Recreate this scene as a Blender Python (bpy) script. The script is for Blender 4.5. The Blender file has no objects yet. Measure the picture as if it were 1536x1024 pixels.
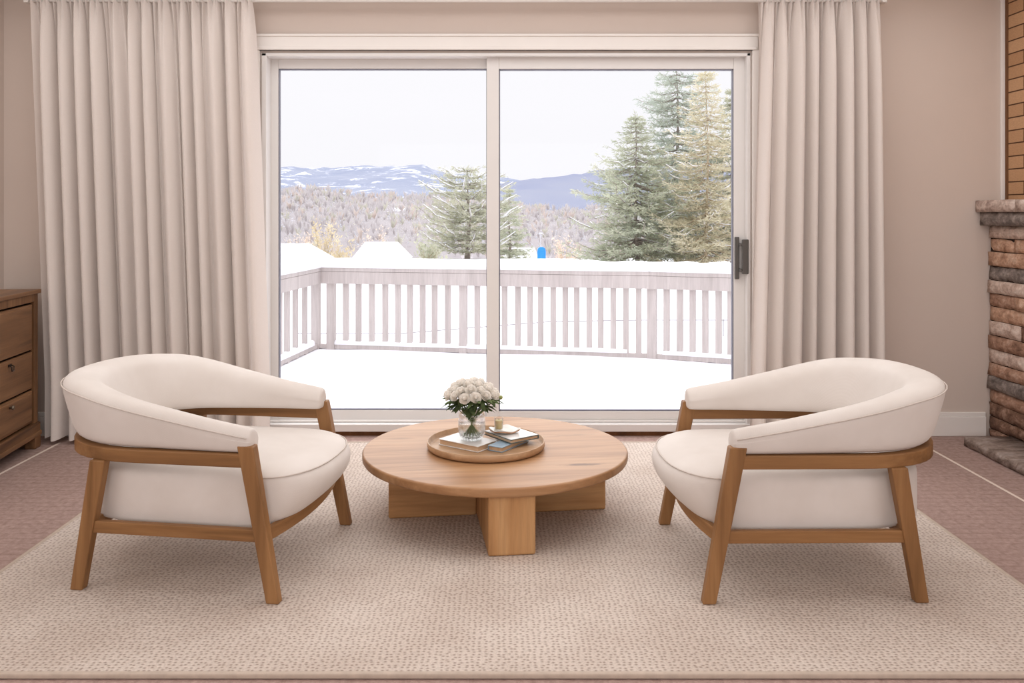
import bpy, bmesh, math, random
from mathutils import Vector, Matrix, noise

random.seed(7)
scene = bpy.context.scene
COL = scene.collection
PI = math.pi
F, CX, HY, H = 1305.0, 754.0, 318.0, 1.2       # focal length (px), principal column, horizon row, eye height
YW = 4.675                                      # depth of the window wall


def PX(px, y):
    return (px - CX) * y / F


def PZ(py, y):
    return H - (py - HY) * y / F


def lerp(a, b, t):
    return a + (b - a) * t


def interp(pts, x):
    if x <= pts[0][0]:
        return pts[0][1]
    for (x0, y0), (x1, y1) in zip(pts, pts[1:]):
        if x <= x1:
            return lerp(y0, y1, (x - x0) / (x1 - x0))
    return pts[-1][1]


def srgb(r, g, b):
    def c(v):
        v /= 255.0
        return v / 12.92 if v <= 0.04045 else ((v + 0.055) / 1.055) ** 2.4
    return (c(r), c(g), c(b), 1.0)


# ------------------------------------------------------------------ materials
class NT:
    def __init__(self, name):
        self.m = bpy.data.materials.new(name)
        self.m.use_nodes = True
        self.t = self.m.node_tree
        self.t.nodes.clear()
        self.out = self.t.nodes.new('ShaderNodeOutputMaterial')

    def n(self, typ, **kw):
        nd = self.t.nodes.new(typ)
        for k, v in kw.items():
            if k.startswith('i_'):
                key = k[2:]
                key = int(key) if key.isdigit() else key.replace('_', ' ')
                nd.inputs[key].default_value = v
            else:
                setattr(nd, k, v)
        return nd

    def l(self, a, b):
        self.t.links.new(a, b)

    def coords(self, scale=(1, 1, 1), rot=(0, 0, 0)):
        tc = self.n('ShaderNodeTexCoord')
        mp = self.n('ShaderNodeMapping')
        mp.inputs['Scale'].default_value = scale
        mp.inputs['Rotation'].default_value = rot
        self.l(tc.outputs['Object'], mp.inputs['Vector'])
        return mp.outputs['Vector']

    def noise(self, vec, scale, detail=4, rough=0.55, dist=0.0):
        nd = self.n('ShaderNodeTexNoise', i_Scale=scale, i_Detail=detail, i_Roughness=rough, i_Distortion=dist)
        self.l(vec, nd.inputs['Vector'])
        return nd.outputs['Fac']

    def ramp(self, fac, stops, interpolation='LINEAR'):
        r = self.n('ShaderNodeValToRGB')
        e = r.color_ramp.elements
        r.color_ramp.interpolation = interpolation
        while len(e) > 1:
            e.remove(e[-1])
        e[0].position, e[0].color = stops[0]
        for p, c in stops[1:]:
            el = e.new(p)
            el.color = c
        self.l(fac, r.inputs['Fac'])
        return r.outputs['Color']

    def mix(self, fac, a, b, blend='MIX'):
        m = self.n('ShaderNodeMix', data_type='RGBA', blend_type=blend)
        for sock, v in ((m.inputs[0], fac), (m.inputs[6], a), (m.inputs[7], b)):
            if hasattr(v, 'links'):
                self.l(v, sock)
            else:
                sock.default_value = v
        return m.outputs[2]

    def bump(self, height, strength, dist, normal=None):
        b = self.n('ShaderNodeBump', i_Strength=strength, i_Distance=dist)
        self.l(height, b.inputs['Height'])
        if normal is not None:
            self.l(normal, b.inputs['Normal'])
        return b.outputs['Normal']

    def principled(self, color, rough=0.6, spec=0.3, normal=None, **kw):
        p = self.n('ShaderNodeBsdfPrincipled', i_Roughness=rough)
        p.inputs['Specular IOR Level'].default_value = spec
        for k, v in kw.items():
            p.inputs[k].default_value = v
        if hasattr(color, 'links'):
            self.l(color, p.inputs['Base Color'])
        else:
            p.inputs['Base Color'].default_value = color
        if normal is not None:
            self.l(normal, p.inputs['Normal'])
        self.l(p.outputs['BSDF'], self.out.inputs['Surface'])
        return p


def m_plain(name, c, rough=0.6, spec=0.3, var=0.06, nscale=6.0, bump=0.0, bscale=200.0, **kw):
    k = NT(name)
    v = k.coords()
    f = k.noise(v, nscale, 3)
    lo = tuple(x * (1 - var) for x in c[:3]) + (1,)
    hi = tuple(min(1, x * (1 + var)) for x in c[:3]) + (1,)
    col = k.ramp(f, [(0.3, lo), (0.7, hi)])
    nrm = None
    if bump:
        nrm = k.bump(k.noise(v, bscale, 2), bump, 0.002)
    k.principled(col, rough, spec, nrm, **kw)
    return k.m


def m_wood(name, dark, mid, light, axis='X', grain=34.0, rough=0.5, knots=False, spec=0.3):
    k = NT(name)
    long, cross = 0.55, 1.0
    sc = {'X': (long, cross * 9, cross * 9), 'Y': (cross * 9, long, cross * 9), 'Z': (cross * 9, cross * 9, long)}[axis]
    v = k.coords(sc)
    broad = k.noise(v, 1.3, 4, 0.6, 0.6)
    fine = k.noise(v, grain / 4.0, 5, 0.65)
    c1 = k.ramp(broad, [(0.28, dark), (0.5, mid), (0.74, light)])
    c2 = k.ramp(fine, [(0.3, (0.72, 0.72, 0.72, 1)), (0.62, (1, 1, 1, 1))])
    col = k.mix(0.55, c1, c2, 'MULTIPLY')
    if knots:
        v2 = k.coords((2.2, 9.0, 9.0))
        vo = k.n('ShaderNodeTexVoronoi', i_Scale=0.62, i_Randomness=1.0)
        k.l(v2, vo.inputs['Vector'])
        kn = k.ramp(vo.outputs['Distance'], [(0.05, (0, 0, 0, 1)), (0.12, (1, 1, 1, 1))])
        msk = k.n('ShaderNodeInvert')
        k.l(kn, msk.inputs['Color'])
        f2 = k.n('ShaderNodeMath', operation='MULTIPLY', i_1=0.5)
        k.l(msk.outputs['Color'], f2.inputs[0])
        col = k.mix(f2.outputs[0], col, (dark[0] * 0.5, dark[1] * 0.45, dark[2] * 0.4, 1))
        # a dark split knot and two fainter figures in the grain
        vw = k.coords()
        wob = k.noise(k.coords((8, 40, 40)), 2.5, 4, 0.7)
        for (sx, sy, rx, ry, amt) in ((.30, -.285, .10, .018, .95), (-.30, -.275, .07, .012, .3), (.34, .14, .12, .02, .4), (.12, -.38, .10, .010, .25)):
            mp3 = k.n('ShaderNodeMapping', vector_type='POINT')
            mp3.inputs['Location'].default_value = (-sx / rx, -sy / ry, 0)
            mp3.inputs['Scale'].default_value = (1 / rx, 1 / ry, 0)
            k.l(vw, mp3.inputs['Vector'])
            ln = k.n('ShaderNodeVectorMath', operation='LENGTH')
            k.l(mp3.outputs['Vector'], ln.inputs[0])
            ad3 = k.n('ShaderNodeMath', operation='MULTIPLY_ADD', i_1=2.2, i_2=-1.1)
            k.l(wob, ad3.inputs[0])
            sm = k.n('ShaderNodeMath', operation='ADD')
            k.l(ln.outputs['Value'], sm.inputs[0])
            k.l(ad3.outputs[0], sm.inputs[1])
            mk = k.ramp(sm.outputs[0], [(0.35, (amt, amt, amt, 1)), (1.0, (0, 0, 0, 1))])
            col = k.mix(mk, col, (dark[0] * .55, dark[1] * .5, dark[2] * .45, 1))
    nrm = k.bump(fine, 0.15, 0.002)
    k.principled(col, rough, spec, nrm)
    return k.m


def m_fabric(name, c, c2, bscale=700.0):
    k = NT(name)
    v = k.coords()
    patch = k.noise(v, 5.0, 3)
    col = k.ramp(patch, [(0.35, c2), (0.65, c)])
    wv = k.n('ShaderNodeTexWave', wave_type='BANDS', bands_direction='DIAGONAL', i_Scale=bscale / 6.0, i_Distortion=1.0)
    k.l(v, wv.inputs['Vector'])
    nz = k.noise(v, bscale, 2)
    ad = k.n('ShaderNodeMath', operation='ADD')
    k.l(wv.outputs['Fac'], ad.inputs[0])
    k.l(nz, ad.inputs[1])
    nrm = k.bump(ad.outputs[0], 0.12, 0.001)
    k.principled(col, 0.9, 0.15, nrm, **{'Sheen Weight': 0.15, 'Sheen Roughness': 0.6})
    return k.m


def m_rug():
    k = NT('woven_rug_pile')
    v = k.coords()
    sepv = k.n('ShaderNodeSeparateXYZ')
    k.l(v, sepv.inputs[0])
    # a knotted grid: rows of loops about 15 mm apart
    mp = k.n('ShaderNodeMapping')
    mp.inputs['Scale'].default_value = (60, 72, 1)
    k.l(v, mp.inputs['Vector'])
    vo = k.n('ShaderNodeTexVoronoi', voronoi_dimensions='2D', i_Scale=1.0, i_Randomness=0.5)
    k.l(mp.outputs['Vector'], vo.inputs['Vector'])
    loops = vo.outputs['Distance']
    broad = k.noise(v, 3.2, 3)
    fine = k.noise(v, 170.0, 2)
    base = k.ramp(broad, [(0.35, srgb(210, 195, 184)), (0.65, srgb(222, 209, 199))])
    knot = k.ramp(loops, [(0.08, (0.46, 0.40, 0.37, 1)), (0.28, (0.86, 0.84, 0.82, 1)), (0.40, (1, 1, 1, 1))])
    col = k.mix(0.85, base, knot, 'MULTIPLY')
    col = k.mix(0.5, col, k.ramp(fine, [(0.35, (0.72, 0.71, 0.70, 1)), (0.6, (1, 1, 1, 1))]), 'MULTIPLY')
    nrm = k.bump(loops, 0.6, 0.006)
    k.principled(col, 0.95, 0.1, nrm)
    return k.m


def m_carpet():
    k = NT('mauve_carpet')
    v = k.coords()
    broad = k.noise(v, 2.0, 4)
    mid = k.noise(v, 45.0, 4, 0.7)
    fine = k.noise(v, 260.0, 2)
    col = k.ramp(mid, [(0.3, srgb(160, 134, 126)), (0.7, srgb(192, 166, 157))])
    col = k.mix(0.35, col, k.ramp(broad, [(0.3, (0.82, 0.8, 0.79, 1)), (0.7, (1, 1, 1, 1))]), 'MULTIPLY')
    # rows of small carved ribs
    br = k.n('ShaderNodeTexBrick', i_Scale=1.0, i_Mortar_Size=0.006, offset=0.5)
    br.inputs['Brick Width'].default_value = 0.16
    br.inputs['Row Height'].default_value = 0.05
    br.inputs['Color1'].default_value = (1, 1, 1, 1)
    br.inputs['Color2'].default_value = (0.94, 0.94, 0.94, 1)
    br.inputs['Mortar'].default_value = (0.72, 0.7, 0.7, 1)
    k.l(v, br.inputs['Vector'])
    col = k.mix(0.4, col, br.outputs['Color'], 'MULTIPLY')
    # the two pale border lines woven along the sides of the carpet
    sep = k.n('ShaderNodeSeparateXYZ')
    k.l(v, sep.inputs[0])

    def line(x0, hw):
        a = k.n('ShaderNodeMath', operation='SUBTRACT', i_1=x0)
        k.l(sep.outputs['X'], a.inputs[0])
        b = k.n('ShaderNodeMath', operation='ABSOLUTE')
        k.l(a.outputs[0], b.inputs[0])
        c = k.n('ShaderNodeMath', operation='LESS_THAN', i_1=hw)
        k.l(b.outputs[0], c.inputs[0])
        return c.outputs[0]
    s = k.n('ShaderNodeMath', operation='MAXIMUM')
    k.l(line(2.168, 0.0075), s.inputs[0])
    k.l(line(-2.305, 0.0075), s.inputs[1])
    lim = k.n('ShaderNodeMath', operation='LESS_THAN', i_1=4.53)
    k.l(sep.outputs['Y'], lim.inputs[0])
    pr = k.n('ShaderNodeMath', operation='MULTIPLY')
    k.l(s.outputs[0], pr.inputs[0])
    k.l(lim.outputs[0], pr.inputs[1])
    col = k.mix(pr.outputs[0], col, srgb(236, 220, 208))
    ad = k.n('ShaderNodeMath', operation='ADD')
    k.l(mid, ad.inputs[0])
    k.l(fine, ad.inputs[1])
    nrm = k.bump(ad.outputs[0], 0.5, 0.006)
    k.principled(col, 0.95, 0.08, nrm)
    return k.m


def m_curtain():
    k = NT('sheer_linen_curtain')
    v = k.coords((1, 1, 1))
    weave = k.noise(v, 420.0, 2)
    col = k.ramp(weave, [(0.3, srgb(241, 232, 226)), (0.7, srgb(248, 241, 236))])
    nrm = k.bump(weave, 0.08, 0.0008)
    d = k.n('ShaderNodeBsdfDiffuse', i_Roughness=0.5)
    t = k.n('ShaderNodeBsdfTranslucent')
    k.l(col, d.inputs['Color'])
    k.l(col, t.inputs['Color'])
    k.l(nrm, d.inputs['Normal'])
    mx = k.n('ShaderNodeMixShader', i_Fac=0.27)
    k.l(d.outputs[0], mx.inputs[1])
    k.l(t.outputs[0], mx.inputs[2])
    k.l(mx.outputs[0], k.out.inputs['Surface'])
    return k.m


def m_glass(name, refl, tint=(1, 1, 1, 1), rough=0.0):
    k = NT(name)
    lw = k.n('ShaderNodeLayerWeight', i_Blend=0.5)
    pw = k.n('ShaderNodeMath', operation='POWER', i_1=3.0)
    k.l(lw.outputs['Facing'], pw.inputs[0])
    ml = k.n('ShaderNodeMath', operation='MULTIPLY_ADD', i_1=refl, i_2=refl * .012)
    k.l(pw.outputs[0], ml.inputs[0])
    tr = k.n('ShaderNodeBsdfTransparent')
    tr.inputs['Color'].default_value = tint
    gl = k.n('ShaderNodeBsdfGlossy', i_Roughness=rough)
    mx = k.n('ShaderNodeMixShader')
    k.l(ml.outputs[0], mx.inputs[0])
    k.l(tr.outputs[0], mx.inputs[1])
    k.l(gl.outputs[0], mx.inputs[2])
    k.l(mx.outputs[0], k.out.inputs['Surface'])
    return k.m


def m_vase_glass():
    k = NT('clear_vase_glass')
    g = k.n('ShaderNodeBsdfGlass', i_IOR=1.45, i_Roughness=0.0)
    tr = k.n('ShaderNodeBsdfTransparent')
    mx = k.n('ShaderNodeMixShader', i_Fac=0.55)
    k.l(tr.outputs[0], mx.inputs[1])
    k.l(g.outputs[0], mx.inputs[2])
    k.l(mx.outputs[0], k.out.inputs['Surface'])
    return k.m


def m_leafy(name, c, c2, trans=0.3, scale=3.0):
    k = NT(name)
    v = k.coords()
    col = k.ramp(k.noise(v, scale, 3), [(0.3, c), (0.7, c2)])
    d = k.n('ShaderNodeBsdfDiffuse')
    t = k.n('ShaderNodeBsdfTranslucent')
    k.l(col, d.inputs['Color'])
    k.l(col, t.inputs['Color'])
    mx = k.n('ShaderNodeMixShader', i_Fac=trans)
    k.l(d.outputs[0], mx.inputs[1])
    k.l(t.outputs[0], mx.inputs[2])
    k.l(mx.outputs[0], k.out.inputs['Surface'])
    return k.m


def m_stone(name, a, b, c):
    k = NT(name)
    v = k.coords((1.0, 3.0, 5.0))
    f = k.noise(v, 5.5, 6, 0.65, 0.4)
    f2 = k.noise(k.coords(), 45.0, 4, 0.7)
    col = k.ramp(f, [(0.3, a), (0.5, b), (0.68, c)])
    col = k.mix(0.5, col, k.ramp(f2, [(0.32, (0.45, 0.42, 0.4, 1)), (0.6, (1, 1, 1, 1))]), 'MULTIPLY')
    k.principled(col, 0.8, 0.25, k.bump(f2, 0.6, 0.006))
    return k.m


def m_brick():
    k = NT('thin_tan_brick')
    tc = k.n('ShaderNodeTexCoord')
    sp = k.n('ShaderNodeSeparateXYZ')
    k.l(tc.outputs['Object'], sp.inputs[0])
    cb = k.n('ShaderNodeCombineXYZ')
    k.l(sp.outputs['Y'], cb.inputs['X'])
    k.l(sp.outputs['Z'], cb.inputs['Y'])
    br = k.n('ShaderNodeTexBrick', i_Scale=1.0, i_Mortar_Size=0.0035, i_Mortar_Smooth=0.2, offset=0.5)
    br.inputs['Brick Width'].default_value = 0.30
    br.inputs['Row Height'].default_value = 0.068
    br.inputs['Color1'].default_value = srgb(190, 146, 108)
    br.inputs['Color2'].default_value = srgb(210, 168, 130)
    br.inputs['Mortar'].default_value = srgb(88, 60, 42)
    k.l(cb.outputs[0], br.inputs['Vector'])
    nz = k.noise(k.coords((1, 2, 8)), 30.0, 4, 0.7)
    col = k.mix(0.5, br.outputs['Color'], k.ramp(nz, [(0.3, (0.6, 0.56, 0.52, 1)), (0.65, (1, 1, 1, 1))]), 'MULTIPLY')
    inv = k.n('ShaderNodeMath', operation='SUBTRACT', i_0=1.0)
    k.l(br.outputs['Fac'], inv.inputs[1])
    k.principled(col, 0.85, 0.2, k.bump(inv.outputs[0], 0.8, 0.006, k.bump(nz, 0.4, 0.003)))
    return k.m


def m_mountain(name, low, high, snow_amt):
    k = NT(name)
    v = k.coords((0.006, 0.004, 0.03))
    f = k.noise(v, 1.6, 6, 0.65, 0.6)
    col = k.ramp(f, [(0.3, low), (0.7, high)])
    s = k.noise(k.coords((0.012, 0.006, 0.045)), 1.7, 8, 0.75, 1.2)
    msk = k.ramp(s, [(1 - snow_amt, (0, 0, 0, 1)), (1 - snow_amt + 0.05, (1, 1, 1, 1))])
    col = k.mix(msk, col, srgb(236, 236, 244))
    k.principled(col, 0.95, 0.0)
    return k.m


MAT = {}
MAT['wall'] = m_plain('warm_beige_wall_paint', srgb(215, 200, 190), 0.85, 0.1, 0.015, 2.0, 0.04, 300)
MAT['ceiling'] = m_plain('white_ceiling_paint', srgb(238, 234, 228), 0.9, 0.1, 0.01)
MAT['trim'] = m_plain('white_trim_paint', srgb(240, 234, 229), 0.45, 0.35, 0.01)
MAT['vinyl'] = m_plain('white_vinyl_frame', srgb(230, 226, 223), 0.4, 0.4, 0.01)
MAT['gasket'] = m_plain('grey_glazing_gasket', srgb(120, 120, 132), 0.5, 0.3)
MAT['glass'] = m_glass('door_glass', 0.2)
MAT['handle'] = m_plain('dark_grey_metal_handle', srgb(92, 88, 84), 0.4, 0.5, 0.03, **{'Metallic': 0.3})
MAT['carpet'] = m_carpet()
MAT['rug'] = m_rug()
MAT['binding'] = m_plain('rug_edge_binding', srgb(196, 180, 166), 0.9, 0.1, 0.08, 40, 0.3, 500)
MAT['curtain'] = m_curtain()
MAT['rod'] = m_plain('white_curtain_rod', srgb(240, 235, 230), 0.35, 0.4, 0.01)
MAT['fabric'] = m_fabric('off_white_chair_fabric', srgb(226, 218, 212), srgb(218, 209, 202))
MAT['piping'] = m_plain('cream_seam_piping', srgb(212, 201, 193), 0.9, 0.1, 0.03)
W3 = (srgb(116, 80, 46), srgb(148, 106, 66), srgb(170, 126, 82))
MAT['wood_x'] = m_wood('oiled_oak_along_x', *W3, axis='X')
MAT['wood_y'] = m_wood('oiled_oak_along_y', *W3, axis='Y')
MAT['wood_z'] = m_wood('oiled_oak_along_z', *W3, axis='Z')
T3 = (srgb(150, 108, 72), srgb(178, 134, 95), srgb(194, 153, 114))
MAT['table_top'] = m_wood('honey_oak_tabletop', *T3, axis='X', rough=0.42, knots=True, grain=26)
B3 = (srgb(158, 112, 70), srgb(192, 144, 96), srgb(210, 166, 118))
MAT['table_z'] = m_wood('honey_oak_post_vertical', *B3, axis='Z', rough=0.5, grain=40)
MAT['table_x'] = m_wood('honey_oak_post_sideways', *B3, axis='X', rough=0.5, grain=40)
MAT['tray'] = m_wood('pale_oak_tray', srgb(164, 126, 92), srgb(188, 150, 114), srgb(206, 172, 138), axis='X', rough=0.4)
D3 = (srgb(82, 56, 36), srgb(128, 92, 62), srgb(162, 122, 86))
MAT['dresser_y'] = m_wood('worn_walnut_sideways', *D3, axis='Y', rough=0.4, spec=0.4)
MAT['dresser_z'] = m_wood('worn_walnut_upright', *D3, axis='Z', rough=0.45)
MAT['dark_gap'] = m_plain('dark_cabinet_interior', srgb(36, 22, 14), 0.8, 0.1)
MAT['iron'] = m_plain('dark_iron_pull', srgb(60, 54, 50), 0.4, 0.5, 0.05, **{'Metallic': 0.6})
MAT['brass'] = m_plain('worn_pewter_knob', srgb(128, 118, 104), 0.3, 0.5, 0.05, **{'Metallic': 0.8})
MAT['brick'] = m_brick()
MAT['brown_strip'] = m_wood('brown_edge_strip', srgb(84, 52, 26), srgb(112, 72, 40), srgb(126, 84, 50), axis='Z')
STONES = [
    m_stone('tan_orange_stone', srgb(156, 118, 96), srgb(204, 164, 138), srgb(226, 198, 176)),
    m_stone('rust_brown_stone', srgb(122, 92, 76), srgb(172, 134, 112), srgb(204, 172, 152)),
    m_stone('charcoal_grey_stone', srgb(88, 80, 76), srgb(136, 124, 118), srgb(174, 162, 154)),
    m_stone('pale_pink_stone', srgb(164, 138, 124), srgb(212, 188, 174), srgb(234, 218, 206)),
    m_stone('deep_brown_stone', srgb(86, 62, 50), srgb(134, 102, 84), srgb(178, 146, 128)),
]
MAT['mortar'] = m_plain('dark_mortar', srgb(58, 46, 40), 0.95, 0.05, 0.2, 40)
MAT['mantel'] = m_stone('pale_mantel_stone', srgb(152, 128, 118), srgb(206, 184, 172), srgb(226, 210, 200))
MAT['hearth'] = m_stone('grey_brown_hearth_stone', srgb(92, 76, 68), srgb(146, 128, 118), srgb(180, 166, 158))
MAT['white_cover'] = m_plain('white_book_cover', srgb(226, 222, 218), 0.25, 0.5, 0.03, 20)
MAT['teal_cover'] = m_plain('dark_teal_book_cover', srgb(88, 102, 102), 0.3, 0.5, 0.08, 20)
MAT['blue_cover'] = m_plain('light_blue_book_cover', srgb(144, 168, 186), 0.35, 0.5, 0.08, 20)
MAT['pages'] = m_wood('tan_page_edges', srgb(176, 140, 108), srgb(206, 174, 142), srgb(222, 196, 168), axis='X', grain=120)
MAT['ceramic'] = m_plain('white_glazed_ceramic', srgb(236, 232, 226), 0.2, 0.5, 0.01)
MAT['copper'] = m_plain('copper_toned_rim', srgb(190, 142, 108), 0.35, 0.5, 0.05)
MAT['wax'] = m_plain('pale_yellow_wax', srgb(222, 206, 158), 0.5, 0.3, 0.03, **{'Subsurface Weight': 0.2})
MAT['wick'] = m_plain('dark_wick', srgb(60, 52, 46), 0.9, 0.1)
MAT['vase_glass'] = m_vase_glass()
MAT['votive_glass'] = m_glass('votive_glass', 0.9, (0.97, 0.96, 0.94, 1))
MAT['water'] = m_glass('vase_water', 0.8, (0.93, 0.95, 0.94, 1))
MAT['petal'] = m_leafy('cream_white_petals', srgb(248, 241, 232), srgb(252, 249, 244), 0.35, 60.0)
MAT['rose_leaf'] = m_leafy('rose_leaf_green', srgb(72, 90, 58), srgb(116, 130, 92), 0.2, 40.0)
MAT['stem'] = m_plain('green_flower_stem', srgb(104, 122, 76), 0.5, 0.3)
MAT['bud'] = m_plain('pale_green_bud', srgb(160, 168, 108), 0.6, 0.2)
MAT['snow'] = m_plain('fresh_snow', (0.93, 0.93, 0.96, 1), 0.9, 0.1, 0.01, 1.2)
MAT['rail_wood'] = m_wood('weathered_grey_deck_wood', srgb(184, 175, 172), srgb(196, 187, 184), srgb(206, 198, 195), axis='Z', rough=0.85)
MAT['bark'] = m_plain('grey_brown_bark', srgb(160, 148, 140), 0.95, 0.05, 0.2, 3.0)
MAT['tan_bark'] = m_plain('tan_bark', srgb(186, 170, 146), 0.95, 0.05, 0.15, 3.0)
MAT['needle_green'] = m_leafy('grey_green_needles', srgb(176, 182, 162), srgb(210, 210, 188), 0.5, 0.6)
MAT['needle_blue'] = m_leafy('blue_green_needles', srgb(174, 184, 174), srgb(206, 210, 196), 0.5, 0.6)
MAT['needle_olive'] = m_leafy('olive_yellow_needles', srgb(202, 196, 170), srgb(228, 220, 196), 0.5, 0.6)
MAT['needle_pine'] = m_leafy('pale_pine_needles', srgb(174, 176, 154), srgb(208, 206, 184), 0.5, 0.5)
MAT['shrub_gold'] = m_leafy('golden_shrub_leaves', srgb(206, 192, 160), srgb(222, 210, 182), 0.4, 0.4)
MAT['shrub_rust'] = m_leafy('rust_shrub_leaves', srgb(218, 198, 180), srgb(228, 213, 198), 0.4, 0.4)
MAT['wood_a'] = m_leafy('bare_forest_mauve', srgb(200, 194, 194), srgb(216, 211, 211), 0.3, 0.2)  # distance haze is mixed into these pale woodland colours
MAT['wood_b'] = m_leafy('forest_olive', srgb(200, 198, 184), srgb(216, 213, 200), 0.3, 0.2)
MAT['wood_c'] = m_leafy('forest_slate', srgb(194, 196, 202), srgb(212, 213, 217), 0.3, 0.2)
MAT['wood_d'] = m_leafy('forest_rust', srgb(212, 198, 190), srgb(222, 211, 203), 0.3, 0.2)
MAT['hill'] = m_mountain('wooded_hillside', srgb(160, 154, 155), srgb(174, 168, 168), 0.38)  # hill and both mountains: aerial haze painted into the base colours
MAT['mt_left'] = m_mountain('snow_streaked_haze_blue_mountain', srgb(138, 145, 164), srgb(158, 162, 175), 0.45)
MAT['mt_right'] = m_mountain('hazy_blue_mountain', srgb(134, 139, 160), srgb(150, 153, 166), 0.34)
MAT['house_wall'] = m_plain('pale_house_siding', srgb(214, 208, 204), 0.8, 0.1)
MAT['blue_plastic'] = m_plain('bright_blue_plastic', srgb(50, 140, 232), 0.5, 0.3, 0.05)
MAT['pole'] = m_plain('pale_metal_pole', srgb(206, 206, 210), 0.5, 0.3)
MAT['wire'] = m_plain('grey_fence_wire', srgb(150, 146, 148), 0.6, 0.3)


# ------------------------------------------------------------------ mesh building
class MB:
    def __init__(self):
        self.v, self.f, self.s, self.mi = [], [], [], []
        self.cm = 0

    def add(self, vs, fs, smooth=False):
        o = len(self.v)
        self.v.extend([tuple(p) for p in vs])
        for f in fs:
            self.f.append([i + o for i in f])
            self.s.append(smooth)
            self.mi.append(self.cm)
        return o

    def hexa(self, bot, top):
        self.add(list(bot) + list(top), [(3, 2, 1, 0), (4, 5, 6, 7), (0, 1, 5, 4), (1, 2, 6, 5), (2, 3, 7, 6), (3, 0, 4, 7)])

    def box(self, x0, x1, y0, y1, z0, z1):
        self.hexa([(x0, y0, z0), (x1, y0, z0), (x1, y1, z0), (x0, y1, z0)],
                  [(x0, y0, z1), (x1, y0, z1), (x1, y1, z1), (x0, y1, z1)])

    def loft(self, rings, closed_ring=True, closed_path=False, caps=True, smooth=True):
        n, m = len(rings[0]), len(rings)
        vs = [p for r in rings for p in r]
        fs = []
        for i in range(m if closed_path else m - 1):
            a, b = i * n, ((i + 1) % m) * n
            for j in range(n if closed_ring else n - 1):
                k = (j + 1) % n
                fs.append((a + j, a + k, b + k, b + j))
        o = self.add(vs, fs, smooth)
        if caps and not closed_path and closed_ring:
            self.f.append([o + j for j in reversed(range(n))]); self.s.append(False); self.mi.append(self.cm)
            self.f.append([o + (m - 1) * n + j for j in range(n)]); self.s.append(False); self.mi.append(self.cm)

    def lathe(self, prof, cx=0, cy=0, seg=48, smooth=True, caps=True):
        rings = []
        for r, z in prof:
            rings.append([(cx + r * math.cos(2 * PI * j / seg), cy + r * math.sin(2 * PI * j / seg), z) for j in range(seg)])
        self.loft(rings, True, False, caps, smooth)

    def tube(self, pts, rad, seg=8, closed=False, smooth=True):
        pts = [Vector(p) for p in pts]
        n = len(pts)
        rings = []
        up = Vector((0.13, 0.21, 0.97))
        for i, p in enumerate(pts):
            if closed:
                t = pts[(i + 1) % n] - pts[i - 1]
            else:
                t = pts[min(i + 1, n - 1)] - pts[max(i - 1, 0)]
            if t.length < 1e-9:
                t = Vector((0, 0, 1))
            t.normalize()
            a = t.cross(up)
            if a.length < 1e-3:
                a = t.cross(Vector((1, 0, 0)))
            a.normalize()
            b = t.cross(a)
            r = rad[i] if isinstance(rad, (list, tuple)) else rad
            rings.append([p + (a * math.cos(2 * PI * j / seg) + b * math.sin(2 * PI * j / seg)) * r for j in range(seg)])
        self.loft(rings, True, closed, True, smooth)

    def build(self, name, mats, parent=None, bevel=0, bseg=2, subsurf=0, fix=True, auto=None):
        me = bpy.data.meshes.new(name)
        me.from_pydata(self.v, [], self.f)
        if not isinstance(mats, (list, tuple)):
            mats = [mats]
        for m in mats:
            me.materials.append(m)
        me.polygons.foreach_set('use_smooth', self.s)
        me.polygons.foreach_set('material_index', self.mi)
        if fix:
            bm = bmesh.new()
            bm.from_mesh(me)
            bmesh.ops.recalc_face_normals(bm, faces=bm.faces)
            bm.to_mesh(me)
            bm.free()
        me.update()
        o = bpy.data.objects.new(name, me)
        COL.objects.link(o)
        if parent is not None:
            o.parent = parent
        if bevel:
            b = o.modifiers.new('edge', 'BEVEL')
            b.width, b.segments, b.limit_method, b.angle_limit = bevel, bseg, 'ANGLE', math.radians(40)
        if subsurf:
            s = o.modifiers.new('smooth', 'SUBSURF')
            s.levels = s.render_levels = subsurf
        return o


def thing(name, label, cat, loc=(0, 0, 0), rotz=0.0, group=None):
    o = bpy.data.objects.new(name, None)
    COL.objects.link(o)
    o.location = loc
    o.rotation_euler = (0, 0, rotz)
    return tag(o, label, cat, group)


def tag(o, label, cat, group=None, kind=None):
    o['label'], o['category'] = label, cat
    if group:
        o['group'] = group
    if kind:
        o['kind'] = kind
    return o


def struct(o):
    o['kind'] = 'structure'
    return o


def dup(root, loc, rotz, label, group=None):
    r = root.copy()
    COL.objects.link(r)
    r.location = loc
    r.rotation_euler = (0, 0, rotz)
    r['label'] = label
    if group:
        r['group'] = group
    for ch in list(root.children):
        c = ch.copy()
        COL.objects.link(c)
        c.parent = r
        for g in list(ch.children):
            d = g.copy()
            COL.objects.link(d)
            d.parent = c
    return r


def box_obj(name, mat, parent, *b, bevel=0.0):
    m = MB()
    m.box(*b)
    return m.build(name, mat, parent, bevel=bevel)


# ------------------------------------------------------------------ room
XL, XR, YB, CEIL = -2.68, 2.71, -3.2, 2.46
DX0, DX1, DZ1 = PX(393, YW), PX(1125, YW), PZ(80, YW)

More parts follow.
